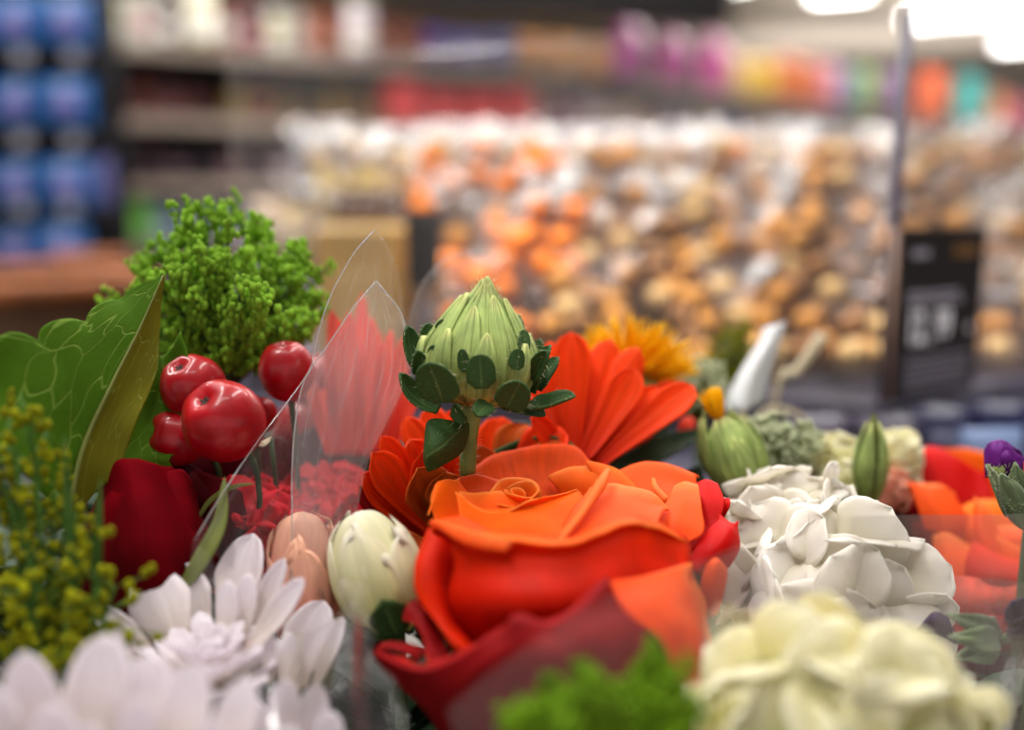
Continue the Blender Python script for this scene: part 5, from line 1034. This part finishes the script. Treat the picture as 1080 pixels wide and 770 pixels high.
Y = .605; rowi = 0
while Y < 1.16 and NB < 300:
    stp = .028 if Y < .85 else .040
    x = (335-540)/F_PX*Y*1.0+random.uniform(0, .02)+(stp/2 if rowi % 2 else 0)
    xm = Cc[0]+(Y-Cc[1])/dr[1]*dr[0]-.03; xlim = Cc[0]+dl[0]*(Y-Cc[1])/dl[1] if Y < .80 else -9
    while x < min(xm, (1100-540)/F_PX*Y):
        yfront = Cc[1]+(x-Cc[0])/dl[0]*dl[1] if x < Cc[0] else Cc[1]+(x-Cc[0])/dr[0]*dr[1]
        if Y > yfront+.019:
            pxx = 540+F_PX*x/(Y*.99)
            if pxx < 425: nm = None if random.random() < .45 else 'tan'
            elif pxx < 610: nm = random.choice(['orange', 'orange', 'gold', None]) if Y < 1.05 else random.choice(['orange', 'tan', None])
            elif Y > 1.0: nm = random.choice(['tan', 'tan', 'gold', None, 'orange' if pxx < 820 else 'gold'])
            else: nm = random.choice(['gold', 'gold', 'bronze', 'bronze', 'tan'])
            if pxx < 432 and Y < .90: nm = None
            if nm and NB < 300:
                where = 'left' if pxx < 620 else ('middle' if pxx < 860 else 'right')
                ball(nm, (x+random.uniform(-.009, .009), Y+random.uniform(-.012, .012), CAM[2]+max(heap(Y), -.106)+random.uniform(-.012 if Y > .68 else 0, .008)), random.uniform(.0100, .0135)+(.0012 if Y < .82 else 0), random.uniform(0, 6), nm+' foil wrapped ball in the clear bags, '+where+' part of the bin', nm+' foil balls, '+where+' part of the bin'); NB += 1
        x += stp*random.uniform(.8, 1.2)
    Y += .028 if Y < .85 else .042; rowi += 1
M['bagfilm'] = film_mat('bag_film', haze=.02, streak=.32, gloss=.05, scale=(7, 5, 1), rough=.18, crease=.8, dcol=(.66, .64, .68, 1))
M['bagtop'] = film_mat('bag_top_film', haze=.08, streak=.26, gloss=.04, scale=(9, 4, 1), rough=.25, crease=.9, dcol=(.5, .46, .49, 1))
bmat('tie', sr(225, 220, 225), bump=0)
def bag(label, x, Y, z0, w, h, group, seed):
    random.seed(seed); r = T('clear_bag', label, 'bag', (x, Y, z0), group); sd = seed*1.7
    def surf(h0, h1, w0, w1, w2, nv):
        P = np.zeros((nv, 34, 3))
        for j in range(nv):
            t = j/(nv-1); ww = w0*(1-t)**2+2*w1*t*(1-t)+w2*t*t
            for i in range(34):
                a = 6.2832*i/33; k = 1+.16*noise.noise(Vector((math.cos(a)*2+sd, math.sin(a)*2, t*3+sd)))+.05*math.sin(a*9+sd+t*3)
                P[j, i] = (x+ww*k*math.cos(a), Y+ww*.6*k*math.sin(a), z0+h0+(h1-h0)*t)
        return grid(P)
    v, f, u = surf(0, h*.62, w*.35, w*.85, w*.12, 16); mk('bag_film', v, f, M['bagfilm'], r, uv=u)
    v, f, u = surf(h*.62, h, w*.12, w*.25, w*.42, 10); mk('gathered_top', v, f, M['bagtop'], r, uv=u)
    v, f, u = tube_geo([(x+w*.125*math.cos(a), Y+w*.08*math.sin(a), z0+h*.62) for a in np.linspace(0, 6.2832, 14)], .0012, 6); mk('tie', v, f, M['tie'], r)
k = 0
for ri, Yb in enumerate([.70, .78, .86, .95, 1.04, 1.13, 1.22]):
    x = (345-540)/F_PX*Yb+(.04 if ri % 2 else 0)
    while x < (1110-540)/F_PX*Yb:
        yfront = Cc[1]+(x-Cc[0])/dl[0]*dl[1] if x < Cc[0] else Cc[1]+(x-Cc[0])/dr[0]*dr[1]
        if Yb > yfront+.05 and not (540+F_PX*x/Yb < 445 and Yb < .90):
            pxx = 540+F_PX*x/Yb; where = 'left' if pxx < 620 else ('middle' if pxx < 860 else 'right')
            tier = 'front' if Yb < .85 else ('middle' if Yb < 1.05 else 'rear')
            bag('tied clear bag of foil balls, '+tier+' rows of the bin, '+where+' part', x, Yb, CAM[2]+heap(Yb)-.040, .068+.01*random.random(), random.uniform(.066, .084), 'clear bags, '+tier+' rows, '+where, 100+k); k += 1
        x += .095
random.seed(55)
for px_ in range(330, 1100, 62):
    Yb = 1.32+random.uniform(0, .06); bag('tied clear bag with a pale crumpled top in the last row of the bin', (px_-540)/F_PX*Yb, Yb, CAM[2]+.003, .085, .08, 'pale clear bags, last row', 300+px_)
# yellow box
product('carton', np.array([*W(385, 318, .77)[:2], zb0-.011]), .066, float(W(382, 236, .77)[2]-zb0+.011), -.05, (196, 152, 62), (205, 165, 85), 'mustard yellow carton at the left end of the bin', None, d=.05)
for k_, (px_, py_) in enumerate([(350, 196), (392, 190), (425, 202), (370, 214), (410, 216), (340, 222)]):
    pass
for k_, (px_, py_, c_) in enumerate([(350, 232, (228, 200, 120)), (388, 230, (235, 205, 110)), (425, 232, (230, 190, 110)), (285, 262, (215, 190, 165)), (312, 270, (220, 195, 150))]):
    product('pouch', W(px_, py_, .98), .034, .048, random.uniform(-.3, .3), c_, (240, 230, 215), ['pale yellow pouch on the left of three above the mustard carton', 'yellow pouch in the middle of three above the mustard carton', 'yellow pouch on the right of three above the mustard carton', 'beige pouch left of the mustard carton, further left one', 'beige pouch just left of the mustard carton'][k_], None)
# second small sign
s2 = T('price_sign', 'small dark blank looking sign behind the tip of the pointed cellophane', 'sign', W(446, 345, .665))
a_, b_ = W(429, 302, .665), W(466, 302, .665); v, f, u = obox(a_, b_, .002, float(a_[2]), float(W(446, 222, .665)[2])); mk('sign_board', v, f, M['black'], s2, smooth=False)
v, f, u = tube_geo([(W(446, 300, .667)[0], W(446, 300, .667)[1]+.002, zb0-.03), W(446, 290, .667)+np.array([0, .002, 0])], .002, 8); mk('sign_stand', v, f, M['rail'], s2)
v, f, u = obox(W(434, 345, .66), W(462, 345, .66), .02, zb0-.030, zb0-.026); mk('sign_foot', v, f, M['rail'], s2, smooth=False)
# ================================================================ PRICE SIGN
TL, TR, BR, BL_ = W(953, 241, .525), W(1041, 241, .575), W(1026, 408, .575), W(944, 424, .525)
sg = T('price_sign', 'black price sign with white 12,99 lettering on the corner of the clear bin', 'sign', (BL_+BR)/2)
ex = (TR-TL); ey = (TL-BL_); nn = np.cross(ex, ey); nn /= np.linalg.norm(nn)
if nn[1] > 0: nn = -nn
V = [BL_, BR, TR, TL, BL_-nn*.0025, BR-nn*.0025, TR-nn*.0025, TL-nn*.0025]
bmat('signblack', sr(24, 20, 21), rough=.5, var=.05, bump=0); bmat('print', sr(248, 245, 252), rough=.6, var=.03, bump=0); bmat('printdim', sr(150, 144, 158), rough=.6, bump=0); bmat('printgold', sr(110, 76, 36), rough=.6, bump=0)
bmat('panelgrey', sr(48, 44, 50), rough=.6, bump=0); bmat('pframe', sr(150, 120, 105), rough=.4, bump=0)
mk('sign_board', V, [(0, 1, 2, 3), (7, 6, 5, 4), (0, 4, 5, 1), (1, 5, 6, 2), (2, 6, 7, 3), (3, 7, 4, 0)], M['signblack'], sg, smooth=False)
def sp(u_, v_, o=.0006): return BL_*(1-u_)*(1-v_)+BR*u_*(1-v_)+TR*u_*v_+TL*(1-u_)*v_+nn*o
def quad(name, u0, v0, u1, v1, m, o=.0006, par=None):
    a = [sp(u0, v0, o), sp(u1, v0, o), sp(u1, v1, o), sp(u0, v1, o)]; b = [p-nn*.0004 for p in a]
    return mk(name, a+b, [(0, 1, 2, 3), (7, 6, 5, 4), (0, 4, 5, 1), (1, 5, 6, 2), (2, 6, 7, 3), (3, 7, 4, 0)], M[m], sg, smooth=False)
quad('lower_panel', .03, .03, .95, .28, 'panelgrey', .0004)
quad('logo_print', .10, .83, .30, .875, 'printdim'); quad('gold_print', .60, .83, .90, .90, 'printgold')
def text(name, body, u0, v0, hgt, mat, wfac=1.0):
    cu = bpy.data.curves.new(name, 'FONT'); cu.body = body; cu.size = 1.0; cu.extrude = .01; cu.offset = .035
    o = bpy.data.objects.new(name, cu); COL.objects.link(o); dg = bpy.context.evaluated_depsgraph_get(); me = bpy.data.meshes.new_from_object(o.evaluated_get(dg)); bpy.data.objects.remove(o)
    P0 = np.empty(len(me.vertices)*3); me.vertices.foreach_get('co', P0); P0 = P0.reshape(-1, 3)
    H_ = np.linalg.norm(ey); Wd = np.linalg.norm(ex); sc = hgt/.7
    V = [sp(u0+p[0]*sc*H_/Wd*wfac, v0+p[1]*sc, .0010+p[2]*.0004) for p in P0]
    fs = [tuple(q.vertices) for q in me.polygons]
    return mk(name, V, fs, M[mat], sg, smooth=False)
text('price_lettering', '12', .08, .33, .19, 'print', .72); text('price_lettering', ',', .335, .33, .12, 'print', .8); text('price_lettering', '99', .42, .345, .17, 'print', .72); text('unit_lettering', 'u', .83, .36, .08, 'print', .9)
for j in range(2): quad('small_print', .08, .555+j*.045, .74-.04*j, .582+j*.045, 'printdim')
for j in range(5): quad('fine_print', .10, .06+j*.04, .88, .072+j*.04, 'printdim', .0007)
v, f, u = tube_geo([BL_-nn*.003+np.array([-.001, 0, 0]), TL-nn*.003+np.array([-.001, 0, 0])], .0016, 8); mk('side_frame', v, f, M['pframe'], sg)
v, f, u = tube_geo([(BL_+BR)/2-nn*.003-np.array([0, 0, .0]), (BL_+BR)/2-nn*.003-np.array([0, 0, .010])], .003, 8); mk('clip', v, f, M['rail'], sg)
# dark blue packs under the bin edge at right
for k_, (px_, py_, z_, c_, l_) in enumerate([(985, 470, .52, (60, 62, 92), 'dark blue pouch under the bin edge above the red rose'), (1050, 462, .53, (35, 38, 80), 'navy pouch under the bin edge behind the purple bud'), (930, 475, .50, (80, 74, 92), 'slate grey pouch under the bin edge behind the small cream blooms'), (860, 478, .50, (92, 86, 104), 'lilac grey pouch under the bin edge behind the filler florets'), (1040, 500, .47, (120, 140, 180), 'pale blue pouch behind the orange right rose')]):
    product('pouch', G(px_, z_+.015, -.1495), .036, .032, random.uniform(-.2, .2), c_, tuple(min(255, q+45) for q in c_), l_, None)
# ================================================================ BUCKET AND STAND UNDER THE FLOWERS
bkt = T('flower_bucket', 'black flower bucket hidden under the mixed blooms', 'bucket', (0, .32, .78))
N_ = 48; rings = [(.17, .0), (.20, .16), (.205, .165), (.195, .165), (.165, .01)]
V = []; 
for (r_, h_) in rings:
    for i in range(N_):
        a = 6.2832*i/N_; V.append((r_*1.25*math.copysign(abs(math.cos(a))**.7, math.cos(a)), .34+r_*.85*math.copysign(abs(math.sin(a))**.7, math.sin(a)), .78+h_))
Fc = [(j*N_+i, j*N_+(i+1) % N_, (j+1)*N_+(i+1) % N_, (j+1)*N_+i) for j in range(4) for i in range(N_)]+[tuple(range(N_-1, -1, -1)), tuple(4*N_+i for i in range(N_))]
mk('bucket_wall', V, Fc, M['black'], bkt)
stn = T('display_stand', 'dark stand carrying the flower bucket', 'stand', (0, .34, 0))
v, f, u = box_geo((0, .36, .74), (.9, .46, .04), 0, .004); mk('stand_top', v, f, M['slate'], stn, smooth=False)
for sx, sy in ((-1, -1), (1, -1), (1, 1), (-1, 1)):
    v, f, u = tube_geo([(sx*.4, .36+sy*.2, 0), (sx*.4, .36+sy*.2, .74)], .018, 10); mk('leg', v, f, M['black'], stn)
# ================================================================ CAMERA
cd = bpy.data.cameras.new('camera'); cam = bpy.data.objects.new('camera', cd); COL.objects.link(cam)
cam.location = tuple(CAM); cam.rotation_euler = (math.radians(80), 0, 0); cd.sensor_width = 36; cd.lens = 35.0; cd.clip_start = .01
cd.dof.use_dof = True; cd.dof.focus_distance = .283; cd.dof.aperture_fstop = 3.2
S.camera = cam
S.view_settings.view_transform = 'Standard'; S.view_settings.look = 'None'; S.view_settings.gamma = 1; S.view_settings.use_curve_mapping = False; S.view_settings.exposure = 0.45
S.cycles.transparent_max_bounces = 24; S.cycles.max_bounces = 10
